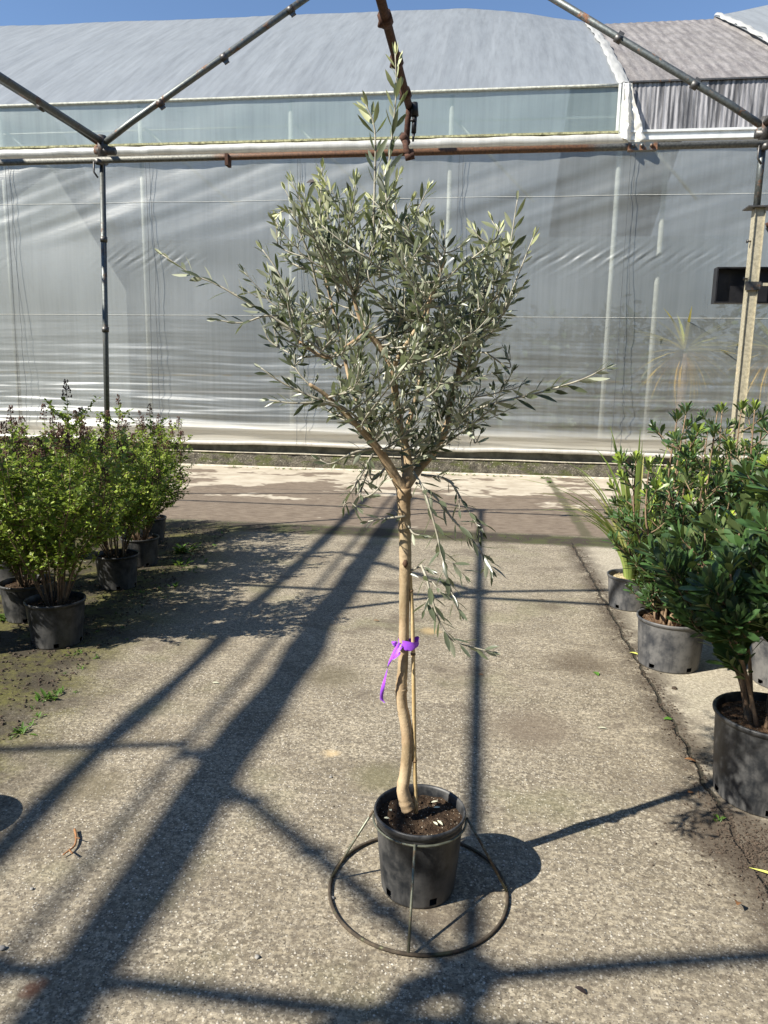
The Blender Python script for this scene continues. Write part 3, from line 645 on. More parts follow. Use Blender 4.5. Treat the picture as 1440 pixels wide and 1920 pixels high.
# ------------------------------------------------------------------ pots
def pot(e, r=.135, h=.27, mat='pot', taper=.82, soil='soil', seed=0, soil_z=None, n=64):
    rb = r*taper; lip = .012
    prof = [(0, .004), (rb*.9, .002), (rb*.97, .0), (rb, .006), (rb+(r-rb)*.04, .012), (rb+(r-rb)*.13, .036), (rb+(r-rb)*.5, h*.5), (r*.975, h-.03), (r*.98, h-.024), (r*1.0, h-.022), (r*1.03, h-.012), (r*1.035, h-.005), (r*1.02, h), (r*.985, h-.001), (r*.965, h-.008), (r*.955, h-.03), (rb*.93, .05)]
    holes = set()
    for k in range(5):
        for d in (0, 1): holes.add((4, int(k*n/5+52+d) % n))
    t = MB(); t.lathe(prof, n, holes=holes); po = t.build('pot', mat, e)
    sz = soil_z or h-.035; rs = r*.955
    random.seed(seed); t = MB(); vs = [(0, 0, sz+.012)]; nr, na = 12, 40
    for i in range(1, nr+1):
        for j in range(na):
            th = 2*math.pi*j/na; q = i/nr*rs
            x, y = q*math.cos(th), q*math.sin(th)
            vs.append((x, y, sz+.014*noise.noise(Vector((x*22+seed, y*22, 0)))+.006*noise.noise(Vector((x*70, y*70, seed)))+.008*(1-i/nr)))
    fs = [(0, 1+j, 1+(j+1) % na) for j in range(na)]+[(1+(i-1)*na+j, 1+i*na+j, 1+i*na+(j+1) % na, 1+(i-1)*na+(j+1) % na) for i in range(1, nr) for j in range(na)]
    t.add(vs, fs)
    for k in range(46):
        a = random.uniform(0, 6.28); q = rs*math.sqrt(random.random())*.95; s_ = random.uniform(.003, .009)
        p = Vector((q*math.cos(a), q*math.sin(a), sz+.004)); Q = Matrix.Translation(p) @ Matrix.Rotation(random.random()*6, 4, 'Z') @ Matrix.Rotation(random.random()*2, 4, 'X')
        vv = [Q @ (Vector(c_)*s_*random.uniform(.7, 1.2)) for c_ in ((1, 0, 0), (-1, 0, 0), (0, 1, 0), (0, -1, 0), (0, 0, 1), (0, 0, -1))]
        t.add(vv, [(0, 2, 4), (2, 1, 4), (1, 3, 4), (3, 0, 4), (2, 0, 5), (1, 2, 5), (3, 1, 5), (0, 3, 5)])
    t.build('soil', soil, e)
    return sz

# ------------------------------------------------------------------ OLIVE TREE
PC = Vector((-.148, 2.125, 0)); TY = 2.12
ol = empty('potted_olive_tree', PC, 'tall slender olive tree with silvery crown in a black pot at the centre', 'olive tree')
pot(ol, .142, .270, 'pot', .83, 'soil', 2)
t = MB(); random.seed(12)
for k in range(9):
    a = random.uniform(0, 6.28); q = random.uniform(.05, .125)
    t.leaf(Vector((q*math.cos(a), q*math.sin(a), .248)), Vector((random.uniform(-1, 1), random.uniform(-1, 1), .1)), Vector((0, 0, 1)), random.uniform(.015, .03), .01, 1, 1, curl=.02)
t.build('fallen_leaves', 'pleaf', ol)
def W(x, y, dY=0): return P(x, y, TY+dY) - PC
random.seed(7)
# trunk
tr = [(766, 1518, -.01, 14), (760, 1500, -.01, 13), (755, 1478, -.01, 11.5), (760, 1448, 0, 11), (764, 1400, 0, 11), (761, 1360, 0, 11), (754, 1322, 0, 10.5), (752, 1295, 0, 11), (755, 1255, 0, 9.5), (757, 1205, 0, 9), (758, 1130, 0, 9.5), (760, 1065, 0, 11), (759, 1000, 0, 11), (757, 950, 0, 12), (757, 915, 0, 13.5)]
def tracetube(mb, pts, n=10, k=5, jit=.0):
    cs = spline([W(a, b, c_) for a, b, c_, r in pts], k); rs = []
    for i in range(len(pts)-1):
        for q in range(k): rs.append((pts[i][3]*(1-q/k)+pts[i+1][3]*q/k)/600.)
    rs.append(pts[-1][3]/600.)
    if jit: rs = [r*(1+jit*noise.noise(Vector((i*.9, 3, 0)))) for i, r in enumerate(rs)]
    mb.tube(cs, rs, n); return cs, rs
t = MB(); tc, _ = tracetube(t, tr, 16, 6, .14)
for (x, y, s_) in ((757, 1292, 1.25), (764, 1405, 1.1), (765, 930, 1.15)):
    p = W(x, y); t.tube([p+Vector((-.016, -.004, .004)), p+Vector((-.004, -.006, 0)), p+Vector((.012, -.004, .002))], [.004, .012, .006], 8)
t.build('trunk', 'bark', ol)
t = MB(); p = W(760, 1057, -.0185); t.tube([p+Vector((0, -.001, -.011)), p+Vector((0, -.003, .0)), p+Vector((0, -.001, .012))], [.003, .009, .004], 8); t.build('knot', 'knot', ol)
LIMBS = {
 'a': [(757, 918, 0, 12), (745, 900, -.01, 9.5), (722, 862, -.03, 8.5), (706, 838, -.05, 7), (672, 800, -.08, 5.5), (640, 768, -.1, 4.5), (610, 740, -.12, 3.5), (580, 720, -.14, 2.5)],
 'b': [(757, 918, 0, 12), (766, 890, .02, 9), (763, 850, .03, 7), (750, 800, .02, 6.5), (742, 745, 0, 6.5), (735, 690, -.02, 6.5), (715, 655, -.03, 6), (690, 622, -.05, 4.5), (672, 590, -.06, 3.5), (660, 540, -.07, 3)],
 'c': [(758, 915, 0, 10), (785, 880, .06, 7.5), (815, 845, .09, 6.5), (838, 800, .1, 6), (848, 745, .1, 6), (862, 690, .09, 5.5), (872, 640, .08, 5), (895, 600, .07, 4), (925, 560, .05, 3)],
 'd': [(762, 900, 0, 8), (758, 840, .12, 6), (770, 780, .16, 5), (790, 700, .18, 4), (800, 620, .2, 3), (805, 550, .2, 2.5)],
 'e': [(735, 690, -.02, 5), (760, 650, -.08, 4), (790, 600, -.12, 3.2), (815, 540, -.14, 2.5), (835, 480, -.15, 2)],
 'f': [(706, 838, -.05, 5), (680, 780, .02, 4), (655, 710, .06, 3.5), (640, 640, .08, 3), (620, 560, .1, 2.5), (600, 480, .1, 2)],
 'g': [(690, 622, -.05, 4), (650, 650, -.1, 3.4), (610, 670, -.12, 3), (560, 640, -.12, 2.5)],
}
twigs = []   # (curve pts, radii, leafstart, tipness)
for k, v in LIMBS.items():
    t = MB(); cs, rs = tracetube(t, v, 9, 5, .08); t.build('branch', 'bark', ol)
    LIMBS[k] = cs
LONG = [  # traced long shoots x,y,dY
 [(712, 520, -.02), (716, 440, -.01), (722, 380, 0), (730, 300, .0), (738, 230, 0), (743, 165, 0), (741, 100, 0)],
 [(700, 480, -.06), (701, 400, -.06), (703, 330, -.06), (704, 270, -.06), (700, 230, -.06), (686, 196, -.06)],
 [(640, 690, -.1), (580, 640, -.13), (520, 600, -.15), (450, 558, -.16), (400, 530, -.16), (362, 515, -.16), (305, 478, -.16)],
 [(600, 650, -.1), (560, 600, -.12), (500, 592, -.13), (455, 605, -.13), (405, 600, -.13)],
 [(690, 800, -.06), (640, 762, -.12), (580, 742, -.15), (520, 712, -.17), (490, 690, -.17)],
 [(640, 765, -.1), (600, 755, -.14), (550, 756, -.16), (505, 750, -.16)],
 [(842, 790, .08), (900, 765, 0), (960, 748, -.04), (1010, 737, -.06), (1060, 722, -.07), (1100, 708, -.08), (1135, 690, -.08)],
 [(872, 645, .08), (915, 610, .06), (935, 560, .05), (950, 500, .05), (960, 440, .05), (970, 375, .05)],
 [(880, 670, .06), (925, 620, .03), (950, 570, .02), (970, 520, .02), (1000, 445, .02)],
 [(852, 730, .06), (890, 690, .03), (905, 660, .0), (955, 690, 0), (950, 660, 0)],
 [(830, 800, .05), (880, 790, 0), (890, 830, -.02), (900, 815, -.02)],
 [(775, 885, 0), (795, 920, -.06), (815, 985, -.08), (833, 1060, -.09), (850, 1120, -.1), (862, 1150, -.1)],
 [(790, 1060, -.05), (800, 1085, -.08), (808, 1115, -.09), (822, 1160, -.1), (845, 1198, -.11), (880, 1212, -.11), (922, 1222, -.12)],
 [(780, 905, .02), (820, 935, -.02), (850, 975, -.04), (880, 1005, -.05), (905, 1040, -.05), (922, 1068, -.06)],
 [(790, 890, .04), (840, 900, .0), (870, 945, -.02), (895, 985, -.03), (900, 1005, -.03)],
 [(760, 968, -.02), (725, 972, -.03), (690, 978, -.03)], [(764, 985, -.01), (775, 1000, -.03), (790, 1004, -.04)],
 [(760, 1075, .0), (790, 1062, -.02), (808, 1068, -.03)],
 [(700, 850, -.05), (672, 900, -.08), (650, 935, -.09), (645, 950, -.09)], [(690, 880, -.04), (675, 930, -.08), (700, 925, -.09), (720, 900, -.09)],
 [(700, 840, -.04), (660, 850, -.08), (620, 870, -.1), (600, 862, -.1)], [(730, 870, -.02), (700, 900, -.05), (690, 880, -.08)],
 [(600, 560, .05), (580, 480, .02), (560, 430, 0), (545, 395, 0), (522, 400, 0)],
 [(640, 560, 0), (610, 470, -.02), (600, 400, -.03), (603, 350, -.03), (604, 315, -.03)],
 [(560, 620, 0), (535, 540, -.03), (515, 500, -.04), (492, 468, -.04)],
]
for L in LONG:
    n_ = len(L); cs = spline([W(*p) for p in L], 5)
    twigs.append((cs, [.0042-.0026*i/(len(cs)-1) for i in range(len(cs))], .12, len(L) > 5))
    if L[-1][1] > 900 and n_ > 3:
        for q in range(2):
            b = cs[random.randint(4, len(cs)-2)]; e_ = b+Vector((random.uniform(-.02, .07), random.uniform(-.05, .05), random.uniform(-.05, .03)))
            twigs.append((spline([b, b.lerp(e_, .5)+Vector((0, 0, .008)), e_], 4), [.0016]*9, .1, True))
# crown outline in photo pixels at the trunk's distance (a real volume is filled round it)
POLY = [(520, 450), (545, 430), (575, 390), (605, 365), (640, 400), (690, 400), (740, 385), (790, 410), (830, 450), (890, 430), (940, 430), (960, 430), (985, 480), (975, 520), (960, 590), (935, 650), (945, 730), (905, 800), (860, 840), (800, 880), (720, 850), (640, 790), (590, 760), (540, 720), (500, 640), (480, 570), (500, 480)]
def inside(x, y):
    r = False; n = len(POLY)
    for i in range(n):
        (x1, y1), (x2, y2) = POLY[i], POLY[i-1]
        if (y1 > y) != (y2 > y) and x < (x2-x1)*(y-y1)/(y2-y1)+x1: r = not r
    return r
allp = [(p, k) for k, cs in LIMBS.items() for p in cs[8:]]
cnt = 0
while cnt < 142:
    x, y = (random.uniform(480, 1005), random.uniform(325, 880)) if cnt < 112 else (random.uniform(640, 850), random.uniform(400, 880))
    if not inside(x, y): continue
    hw = .30*math.sqrt(max(.05, 1-((x-740)/300)**2))*(1 if y < 700 else max(.35, (900-y)/200))
    dY = random.uniform(-hw, hw)
    tgt = W(x, y, dY)
    # keep the silhouette: points nearer/farther shift by perspective only slightly
    cand = sorted(allp, key=lambda q: (q[0]-tgt).length + (.25 if q[0].z > tgt.z-.02 else 0) + random.random()*.12)[0][0]
    if (tgt-cand).length > .5: tgt = cand+(tgt-cand)*.8
    up_ = Vector((0, 0, 1)); m1 = cand.lerp(tgt, .4)+Vector((random.uniform(-.03, .03), random.uniform(-.03, .03), -.02+random.uniform(-.03, .02)))*((tgt-cand).length*3)
    tip_ = tgt + Vector((random.uniform(-.02, .02), random.uniform(-.02, .02), .045))
    cs = spline([cand, m1, tgt, tip_], 5)
    twigs.append((cs, [.0034-.0022*i/(len(cs)-1) for i in range(len(cs))], .2, False)); cnt += 1
    # side shoots
    for s_ in range(random.choice((1, 1, 2, 3))):
        b = cs[random.randint(4, len(cs)-4)]; d = (tgt-cand).normalized()
        sv = Vector((random.uniform(-1, 1), random.uniform(-1, 1), random.uniform(0, 1))).normalized()
        e_ = b+(d*.5+sv*.8)*random.uniform(.05, .13)
        c2 = spline([b, b.lerp(e_, .5)+Vector((0, 0, -.006)), e_], 4)
        twigs.append((c2, [.002-.0009*i/(len(c2)-1) for i in range(len(c2))], .1, False))
tw = MB(); lf = MB()
for cs, rs, st, isl in twigs:
    tw.tube(cs, rs, 5)
    # walk with fixed spacing
    acc = 0; total = sum((cs[i+1]-cs[i]).length for i in range(len(cs)-1)); pos = 0; nxt = total*st; ang = random.uniform(0, 6.28); q = 0
    gap = .026 if isl else .021
    for i in range(len(cs)-1):
        seg = cs[i+1]-cs[i]; sl = seg.length; d = seg.normalized()
        while nxt <= pos+sl:
            p = cs[i]+d*(nxt-pos); a = d.cross(Vector((0, 0, 1)))
            if a.length < .2: a = d.cross(Vector((1, 0, 0)))
            a.normalize(); b = d.cross(a); ang += 1.57+random.uniform(-.3, .3); f_ = nxt/total
            hi = sm(((p+PC).z-1.78)/.35)
            tipv = max(0, (f_-.62)/.38)*hi*random.uniform(.2, 1.)
            for s_ in (0, math.pi):
                if random.random() < .13: continue
                sv = a*math.cos(ang+s_)+b*math.sin(ang+s_)
                ld = d*(.75+.5*f_)+sv*.85+Vector((random.uniform(-.2, .2), random.uniform(-.2, .2), random.uniform(-.12, .3)))
                nrm = (d*-.6+sv*.4+Vector((0, 0, .9))+Vector((random.uniform(-.7, .7), random.uniform(-.7, .7), random.uniform(-.5, .5)))).normalized()
                L_ = (random.uniform(.046, .068) if isl else random.uniform(.024, .052))*(1-.35*max(0, (f_-.85)/.15)); 
                lf.leaf(p+sv*.002, ld, nrm, L_, L_*random.uniform(.2, .27), random.random(), tipv, curl=random.uniform(-.05, .2))
            nxt += gap*random.uniform(.8, 1.2)
        pos += sl
    d = (cs[-1]-cs[-2]).normalized()
    hi = sm(((cs[-1]+PC).z-1.78)/.35)
    for s_ in range(3):
        sv = Vector((random.uniform(-1, 1), random.uniform(-1, 1), random.uniform(-1, 1))).normalized()
        lf.leaf(cs[-1], d+sv*.35, sv, random.uniform(.02, .034), .007, random.random(), hi*random.uniform(.4, 1))
tw.build('twigs', 'twig', ol); lf.build('foliage', 'olive', ol)
t = MB()
for k in range(4): t.leaf(W(592, 340), Vector((-1+.3*k, .2*k, .2-.25*k)), Vector((0, -1, .5)), .03, .012, .5, 0, curl=.5)
t.build('withered_leaf', 'insect', ol)
# cane
cn = empty('bamboo_cane', G(780, 1524, .245), 'thin bamboo cane pushed into the soil beside the olive trunk', 'cane')
cp = [P(x, y, TY+.0) for x, y in ((780, 1524), (777, 1400), (775, 1250), (773, 1150), (769, 1080), (766, 1000), (763, 930))]
o0 = Vector(cn.location); cs = spline(rel(cp, o0), 5); t = MB(); t.tube(cs, [.0068-.002*i/len(cs) for i in range(len(cs))], 9); t.build('stem', 'cane', cn)
for i in (4, 11, 18, 24):
    t = MB(); dd = (cs[i+1]-cs[i]).normalized(); t.tube([cs[i]-dd*.004, cs[i], cs[i]+dd*.004], [.0068, .0082, .0064], 9); t.build('node', 'node', cn)
# ribbon
rb = empty('purple_ribbon', P(757, 1205, TY), 'purple plastic ribbon tied round the olive trunk and cane', 'ribbon'); o0 = Vector(rb.location)
t = MB(); n_ = 30; vs = []
for i in range(n_+1):
    a = 2*math.pi*i/n_; cx = .012+.0; x = .0*cx+.014+.031*math.cos(a); y = .003+.021*math.sin(a)
    for j, z in enumerate((-.013, -.004, .004, .012)): vs.append((x*(1+.04*(j % 2)), y*(1+.05*(j % 2)), z*(1+.25*math.sin(a*3))+.004*math.sin(a*2+1)))
t.add(vs, [(i*4+j, (i+1)*4+j, (i+1)*4+j+1, i*4+j+1) for i in range(n_) for j in range(3)]); t.build('loop', 'ribbon', rb)
def ribbon(pts, wd, nm):
    c = spline(rel([P(x, y, TY-.035+dy) for x, y, dy in pts], o0), 6); t = MB(); vs = []
    for i, p in enumerate(c):
        s_ = Vector((math.cos(i*.1+.3), -.5*math.sin(i*.3), .12)).normalized()*wd*(1 if i < len(c)*.85 else .6)
        vs += [p-s_, p+Vector((0, -.003, 0)), p+s_]
    t.add(vs, [(i*3+j, (i+1)*3+j, (i+1)*3+j+1, i*3+j+1) for i in range(len(c)-1) for j in range(2)]); t.build(nm, 'ribbon', rb)
t = MB()
for k in range(3):
    a_ = .9*k; t.tube([(-.021, -.024+.004*k, -.006), (-.026-.002*k, -.03, .002+.004*k), (-.018, -.027, .010)], [.003, .0045, .003], 7)
t.build('knot', 'ribbon', rb)
ribbon([(750, 1205, 0), (739, 1222, 0), (728, 1250, -.005), (720, 1280, 0), (716, 1300, 0), (716, 1312, .002), (721, 1317, 0)], .0055, 'tail')
ribbon([(752, 1212, 0), (744, 1225, -.01), (738, 1234, -.01), (745, 1228, -.015), (750, 1222, -.01)], .006, 'tail')
# wire pot stand
ws = empty('wire_stand', (-.145, 2.10, 0), 'round wire stand with three legs around the pot of the olive tree', 'stand')
t = MB(); t.tube([(.283*math.cos(a), .283*math.sin(a), .007+.002*math.sin(3*a)) for a in np.linspace(0, 2*math.pi, 73)], .0055, 8, cap=False); t.build('base_ring', 'ringm', ws)
t = MB(); t.tube([(-.003+.1475*math.cos(a), .025+.1475*math.sin(a), .238) for a in np.linspace(0, 2*math.pi, 61)], .0038, 8, cap=False); t.build('top_ring', 'wirem', ws)
for (x, y), tp in (((765, 1792), (771, 1580)), ((620, 1645), (693, 1512)), ((944, 1672), (874, 1527))):
    b = G(x, y, .01)-ws.location; b = Vector((b.x, b.y, .01)); b2 = b.normalized()*.283; b2.z = .01
    tpp = Vector((-.003+.150*math.cos(math.atan2(b2.y, b2.x)), .025+.150*math.sin(math.atan2(b2.y, b2.x)), .245))
    t = MB(); t.tube([b2, b2.lerp(tpp, .5)+Vector((0, 0, .003)), tpp], .0042, 8); t.build('leg', 'wirem', ws)

# ------------------------------------------------------------------ left shrubs
def shrub(seed, H=1.15, R=.43, nst=24):
    random.seed(seed); e = empty('potted_shrub', (0, 0, 0)); pot(e, .17, .27, 'pot', .84, 'soil', seed)
    st = MB(); lf = MB(); dr = MB()
    def leaves(cs, f0, gap):
        total = sum((cs[i+1]-cs[i]).length for i in range(len(cs)-1)); pos = 0; nxt = total*f0
        for i in range(len(cs)-1):
            sg = cs[i+1]-cs[i]; sl = sg.length; d = sg.normalized()
            while nxt <= pos+sl:
                p = cs[i]+d*(nxt-pos)
                for k in range(2):
                    sv = Vector((random.uniform(-1, 1), random.uniform(-1, 1), random.uniform(-.6, .8))).normalized()
                    L = random.uniform(.018, .036)
                    lf.leaf(p+sv*.006, sv+d*.4, Vector((random.uniform(-.8, .8), random.uniform(-.8, .8), 1)), L, L*.68, random.random(), random.random()**2, prof=((0, .2), (.35, 1), (.75, .7)), curl=.15)
                nxt += gap*random.uniform(.7, 1.4)
            pos += sl
    for s_ in range(nst):
        a = random.uniform(0, 6.28); r = R*math.sqrt(random.random())*1.05; h = H*random.choice((random.uniform(.6, .9), random.uniform(.85, 1.12)))*(1-.25*(r/R)**2)
        b = Vector((.05*math.cos(a), .05*math.sin(a), .22)); tp = Vector((r*math.cos(a), r*math.sin(a), .25+h))
        m1 = b.lerp(tp, .35)+Vector((random.uniform(-.04, .04), random.uniform(-.04, .04), .05)); m2 = b.lerp(tp, .7)+Vector((math.cos(a)*.05, math.sin(a)*.05, 0))
        cs = spline([b, m1, m2, tp], 6); st.tube(cs, [.006-.0042*i/(len(cs)-1) for i in range(len(cs))], 5); leaves(cs, .22, .02)
        for k in range(12):
            i = random.randint(4, len(cs)-3); q = cs[i]; a2 = random.uniform(0, 6.28); L = random.uniform(.10, .30)
            e2 = q+Vector((math.cos(a2)*.85, math.sin(a2)*.85, .5))*L
            rr_ = math.hypot(e2.x, e2.y)
            if rr_ > R*1.12: e2.x *= R*1.12/rr_; e2.y *= R*1.12/rr_
            c2 = spline([q, q.lerp(e2, .5)+Vector((0, 0, -.015)), e2], 4); st.tube(c2, [.0026-.0014*i/(len(c2)-1) for i in range(len(c2))], 4); leaves(c2, .15, .015)
            if e2.z > H*.9 and random.random() < .3: flower(dr, e2, .05)
        if random.random() < .9: flower(dr, tp, .11)
    st.build('stems', 'sstem', e); lf.build('foliage', 'shrub', e); dr.build('dried_flowers', 'dried', e)
    return e
def flower(mb, p, L):
    mb.tube([p, p+Vector((0, 0, L))], .0015, 4)
    for k in range(int(L*420)):
        q = random.random(); a = random.uniform(0, 6.28); r = (1-q*.7)*.03
        c_ = p+Vector((math.cos(a)*r, math.sin(a)*r, L*q))
        mb.tube([p+Vector((0, 0, L*q*.9)), c_], .0008, 3); s_ = random.uniform(.003, .007)
        mb.add([c_+Vector(v)*s_ for v in ((1, 0, 0), (-1, 0, 0), (0, 1, 0), (0, -1, 0), (0, 0, 1.4), (0, 0, -1))], [(0, 2, 4), (2, 1, 4), (1, 3, 4), (3, 0, 4), (2, 0, 5), (1, 2, 5), (3, 1, 5), (0, 3, 5)])
sh1, sh2 = shrub(21), shrub(33, 1.05, .40, 21)
SG = 'leafy green shrubs in black pots along the left edge'
spots = [  # proto, x, y, rz, scale, label
 (0, -2.53, 3.98, 0, 1, 'leafy green shrub with brown flower tips in the nearest black pot of the left row'),
 (1, -2.77, 5.2, 0, .95, 'green shrub in the second black pot of the left row'),
 (0, -3.24, 6.75, 2.1, .98, 'farthest potted green shrub of the left row'),
 (1, -2.98, 4.38, 1.2, 1, 'green shrub in the sunlit pot half hidden behind the nearest left pot'),
 (0, -2.92, 5.9, 4.2, .93, 'green shrub whose pot shows just behind the second pot of the left row'),
 (1, -3.45, 4.95, 3.3, 1.02, 'green shrub at the far left edge, seen through the stems of the front row'),
 (0, -3.72, 5.95, 5.1, .9, 'green shrub mostly hidden in the middle of the left group'),
 (1, -3.25, 3.75, .4, 1, 'green shrub cut off by the left edge of the photo beside the nearest pot'),
 (0, -4.1, 7.0, 1.0, .85, 'green shrub at the back left corner in front of the thin pipe post')]
used = set()
for k, x, y, rz, s_, lab in spots:
    pr_ = (sh1, sh2)[k]; o = pr_ if k not in used else copy_tree(pr_); used.add(k)
    o.location = (x, y, 0); o.rotation_euler = (0, 0, rz); o.scale = (s_, s_, s_*(1+.06*math.sin(7*x+3*y)))
    o['label'] = lab; o['category'] = 'shrub'; o['group'] = SG
e = empty('plant_pot', (-2.05, 2.06, 0), 'black pot just beyond the left edge that throws the round shadow', 'pot'); pot(e, .15, .27, 'pot', .84, 'soil', 77)

# ------------------------------------------------------------------ right glossy-leaf shrubs
def pitto(seed, H, R, nst, leafL, tp_=.3, pr=.19, ph=.29, lean=(0, 0), low=.25, nsub=7, potm='pot_d', stemr=.011):
    random.seed(seed); e = empty('potted_shrub', (0, 0, 0)); pot(e, pr, ph, potm, .88, 'bark_mulch', seed)
    st = MB(); lf = MB()
    def whorl(p, d, n, L, tip):
        a = d.cross(Vector((0, 0, 1)));
        if a.length < .2: a = d.cross(Vector((1, 0, 0)))
        a.normalize(); b = d.cross(a)
        for k in range(n):
            th = 2*math.pi*(k*.382)+random.uniform(-.3, .3); sv = a*math.cos(th)+b*math.sin(th); f = k/n
            ld = sv*(1.0-.55*f)+d*(.6+.7*f)+Vector((0, 0, .2)); L_ = L*random.uniform(.75, 1.1)*(1-.4*f)
            lf.leaf(p-d*.02*(1-f)*2, ld, d*1.2-sv*.3, L_, L_*random.uniform(.2, .3), random.random(), tip*f*random.uniform(.5, 1), prof=((0, .14), (.3, .42), (.62, .95), (.88, .82)), fold=.18, curl=random.uniform(0, .2))
    for s_ in range(nst):
        a = 2*math.pi*s_/nst+random.uniform(-.4, .4); r = R*math.sqrt(random.random()); h = H*random.uniform(.55, 1.0)*(1-.3*(r/R)**2)
        b = Vector((.08*math.cos(a), .08*math.sin(a), ph-.06)); tp = Vector((lean[0]+r*math.cos(a), lean[1]+r*math.sin(a), h))
        cs = spline([b, b.lerp(tp, .3)+Vector((random.uniform(-.04, .04), random.uniform(-.04, .04), .03)), b.lerp(tp, .65)+Vector((math.cos(a)*.05, math.sin(a)*.05, 0)), tp], 6)
        st.tube(cs, [stemr-(stemr-.003)*i/(len(cs)-1) for i in range(len(cs))], 7)
        whorl(tp, (cs[-1]-cs[-3]).normalized(), 16, leafL, 1 if random.random() < tp_*1.6 else .05)
        for k in range(nsub):
            f = random.uniform(low, .95); i = min(len(cs)-2, int(f*(len(cs)-1))); q = cs[i]; a2 = a+random.gauss(0, 1.2); L = random.uniform(.08, .2)
            e2 = q+Vector((math.cos(a2)*.75, math.sin(a2)*.75, .6))*L
            c2 = spline([q, q.lerp(e2, .5)+Vector((0, 0, -.01)), e2], 3); st.tube(c2, [.0045-.002*i/(len(c2)-1) for i in range(len(c2))], 5)
            whorl(e2, (c2[-1]-c2[-2]).normalized(), random.randint(11, 15), leafL, 1 if random.random() < tp_ and e2.z > .5*H else .05)
            whorl(c2[2], (c2[-1]-c2[-2]).normalized(), 5, leafL, 0)
        for k in range(5):
            i = int(random.uniform(max(low, .3), 1)*(len(cs)-2)); whorl(cs[i], (cs[i+1]-cs[i]).normalized(), 3, leafL, 0)
    st.build('stems', 'pstem', e); lf.build('foliage', 'pitt', e); return e
PG = 'glossy dark green shrubs in pots along the right edge'
def lab(o, x, y, rz, l, g=PG, cat='shrub', s_=1):
    o.location = (x, y, 0); o.rotation_euler = (0, 0, rz); o.scale = (s_,)*3; o['label'] = l; o['category'] = cat; o['group'] = g
pa = pitto(5, 1.82, .37, 21, .085, .42, .19, .29, (.05, 0), .1, 12); lab(pa, 1.14, 4.28, 0, 'dense glossy shrub in a dusty grey pot in the middle of the right row')
pb = pitto(9, 1.78, .40, 15, .125, .12, .205, .35, (.06, .05), .36, 10, 'pot', .009); lab(pb, 1.17, 2.87, .6, 'glossy shrub with bare brown stems in the nearest black pot at the right edge')
pc_ = copy_tree(pa); lab(pc_, 1.72, 4.1, 2.2, 'glossy shrub behind the nearest one at the right edge, its pot hidden', s_=1.0)
pd_ = copy_tree(pa); lab(pd_, 1.62, 5.15, 4.0, 'glossy shrub at the back of the right row in front of the square post', s_=.98)
pe_ = copy_tree(pb); lab(pe_, 1.8, 3.25, 3.0, 'glossy shrub cut off by the right edge of the photo beside the nearest pot', s_=.97)
# strap-leaf plant
random.seed(50)
gp = empty('potted_grass_plant', (1.13, 5.42, 0), 'tall grassy plant with long arching strap leaves in the farthest grey pot on the right', 'plant')
pot(gp, .165, .245, 'pot_d', .86, 'chips', 8)
t = MB(); rv = random
for k in range(90):
    a = rv.uniform(0, 6.28); r = rv.uniform(0, .05); b = Vector((r*math.cos(a), r*math.sin(a), .2)); L = rv.uniform(.6, 1.3); sp = rv.uniform(.05, .95)
    c_ = []; n_ = 9
    for i in range(n_+1):
        q = i/n_; c_.append(b+Vector((math.cos(a)*sp*L*q**1.7, math.sin(a)*sp*L*q**1.7, L*q*(1-.28*sp*q*q*1.6))))
    wd = rv.uniform(.011, .021); sv = Vector((-math.sin(a+.4), math.cos(a+.4), 0)); vs = []
    for i, p in enumerate(c_):
        w_ = wd*(1-(i/n_)**3)*min(1, .55+i*.2); vs += [p-sv*w_, p-Vector((0, 0, w_*.35)), p+sv*w_]
    t.add(vs, [(i*3+j, (i+1)*3+j, (i+1)*3+j+1, i*3+j+1) for i in range(n_) for j in range(2)], rv.random(), (rv.random() < .25)*.9)
t.build('foliage', 'grass', gp)

# ------------------------------------------------------------------ small things on the ground
def gleaf(x, y, ang, L, mat, label, W_=.4, curl=.25, prof=None, name='fallen_leaf', grp='leaves fallen on the concrete'):
    p = G(x, y); t = MB()
    t.leaf(Vector((0, 0, .004)), Vector((math.cos(ang), math.sin(ang), .18)), Vector((.1, -.1, 1)), L, L*W_, .5, 0, curl=curl, prof=prof or ((0, .1), (.3, .7), (.6, 1), (.86, .6)))
    bmv = t.v; dz = -min(v[2] for v in bmv)+.003; t.v = [(v[0], v[1], v[2]+dz) for v in bmv]
    o = t.build(name, mat, loc=p); o['label'] = label; o['category'] = 'leaf'
    if grp: o['group'] = grp
gleaf(1122, 1268, 1.9, .05, 'gleaf', 'blue green leaf lying on a dark stain left of the middle right pot', .7, .1)
gleaf(1180, 1225, -.5, .06, 'yleaf', 'yellow green leaf lying on the crack beside the middle right pot')
gleaf(1244, 1350, .2, .045, 'gleaf', 'bright green leaf lying on the crack between the middle and nearest right pots', .6)
gleaf(1120, 1366, 0, .045, 'pleaf', 'pale thin leaf lying on the open concrete left of the crack', .25)
gleaf(1283, 1430, .1, .05, 'bleaf', 'curled tan leaf by the crack above the nearest right pot', .4, .5)
gleaf(1290, 1492, .8, .035, 'bleaf', 'small brown leaf at the end of the trunk shadow', .7, .5)
gleaf(1380, 1715, 1.1, .05, 'bleaf', 'curled orange brown leaf in the lower right corner', .5, .8)
gleaf(1404, 1628, -.6, .15, 'yleaf', 'long bright green strap leaf at the lower right edge', .12, .05)
gleaf(895, 1266, .1, .035, 'bleaf', 'small orange leaf lying right of the trunk', .4)
gleaf(1077, 1858, -.3, .03, 'insect', 'small dark leaf near the bottom right of centre', .6, .5)
gleaf(398, 1282, .2, .035, 'pleaf', 'pale leaf lying among the shrub shadows at the left', .5)
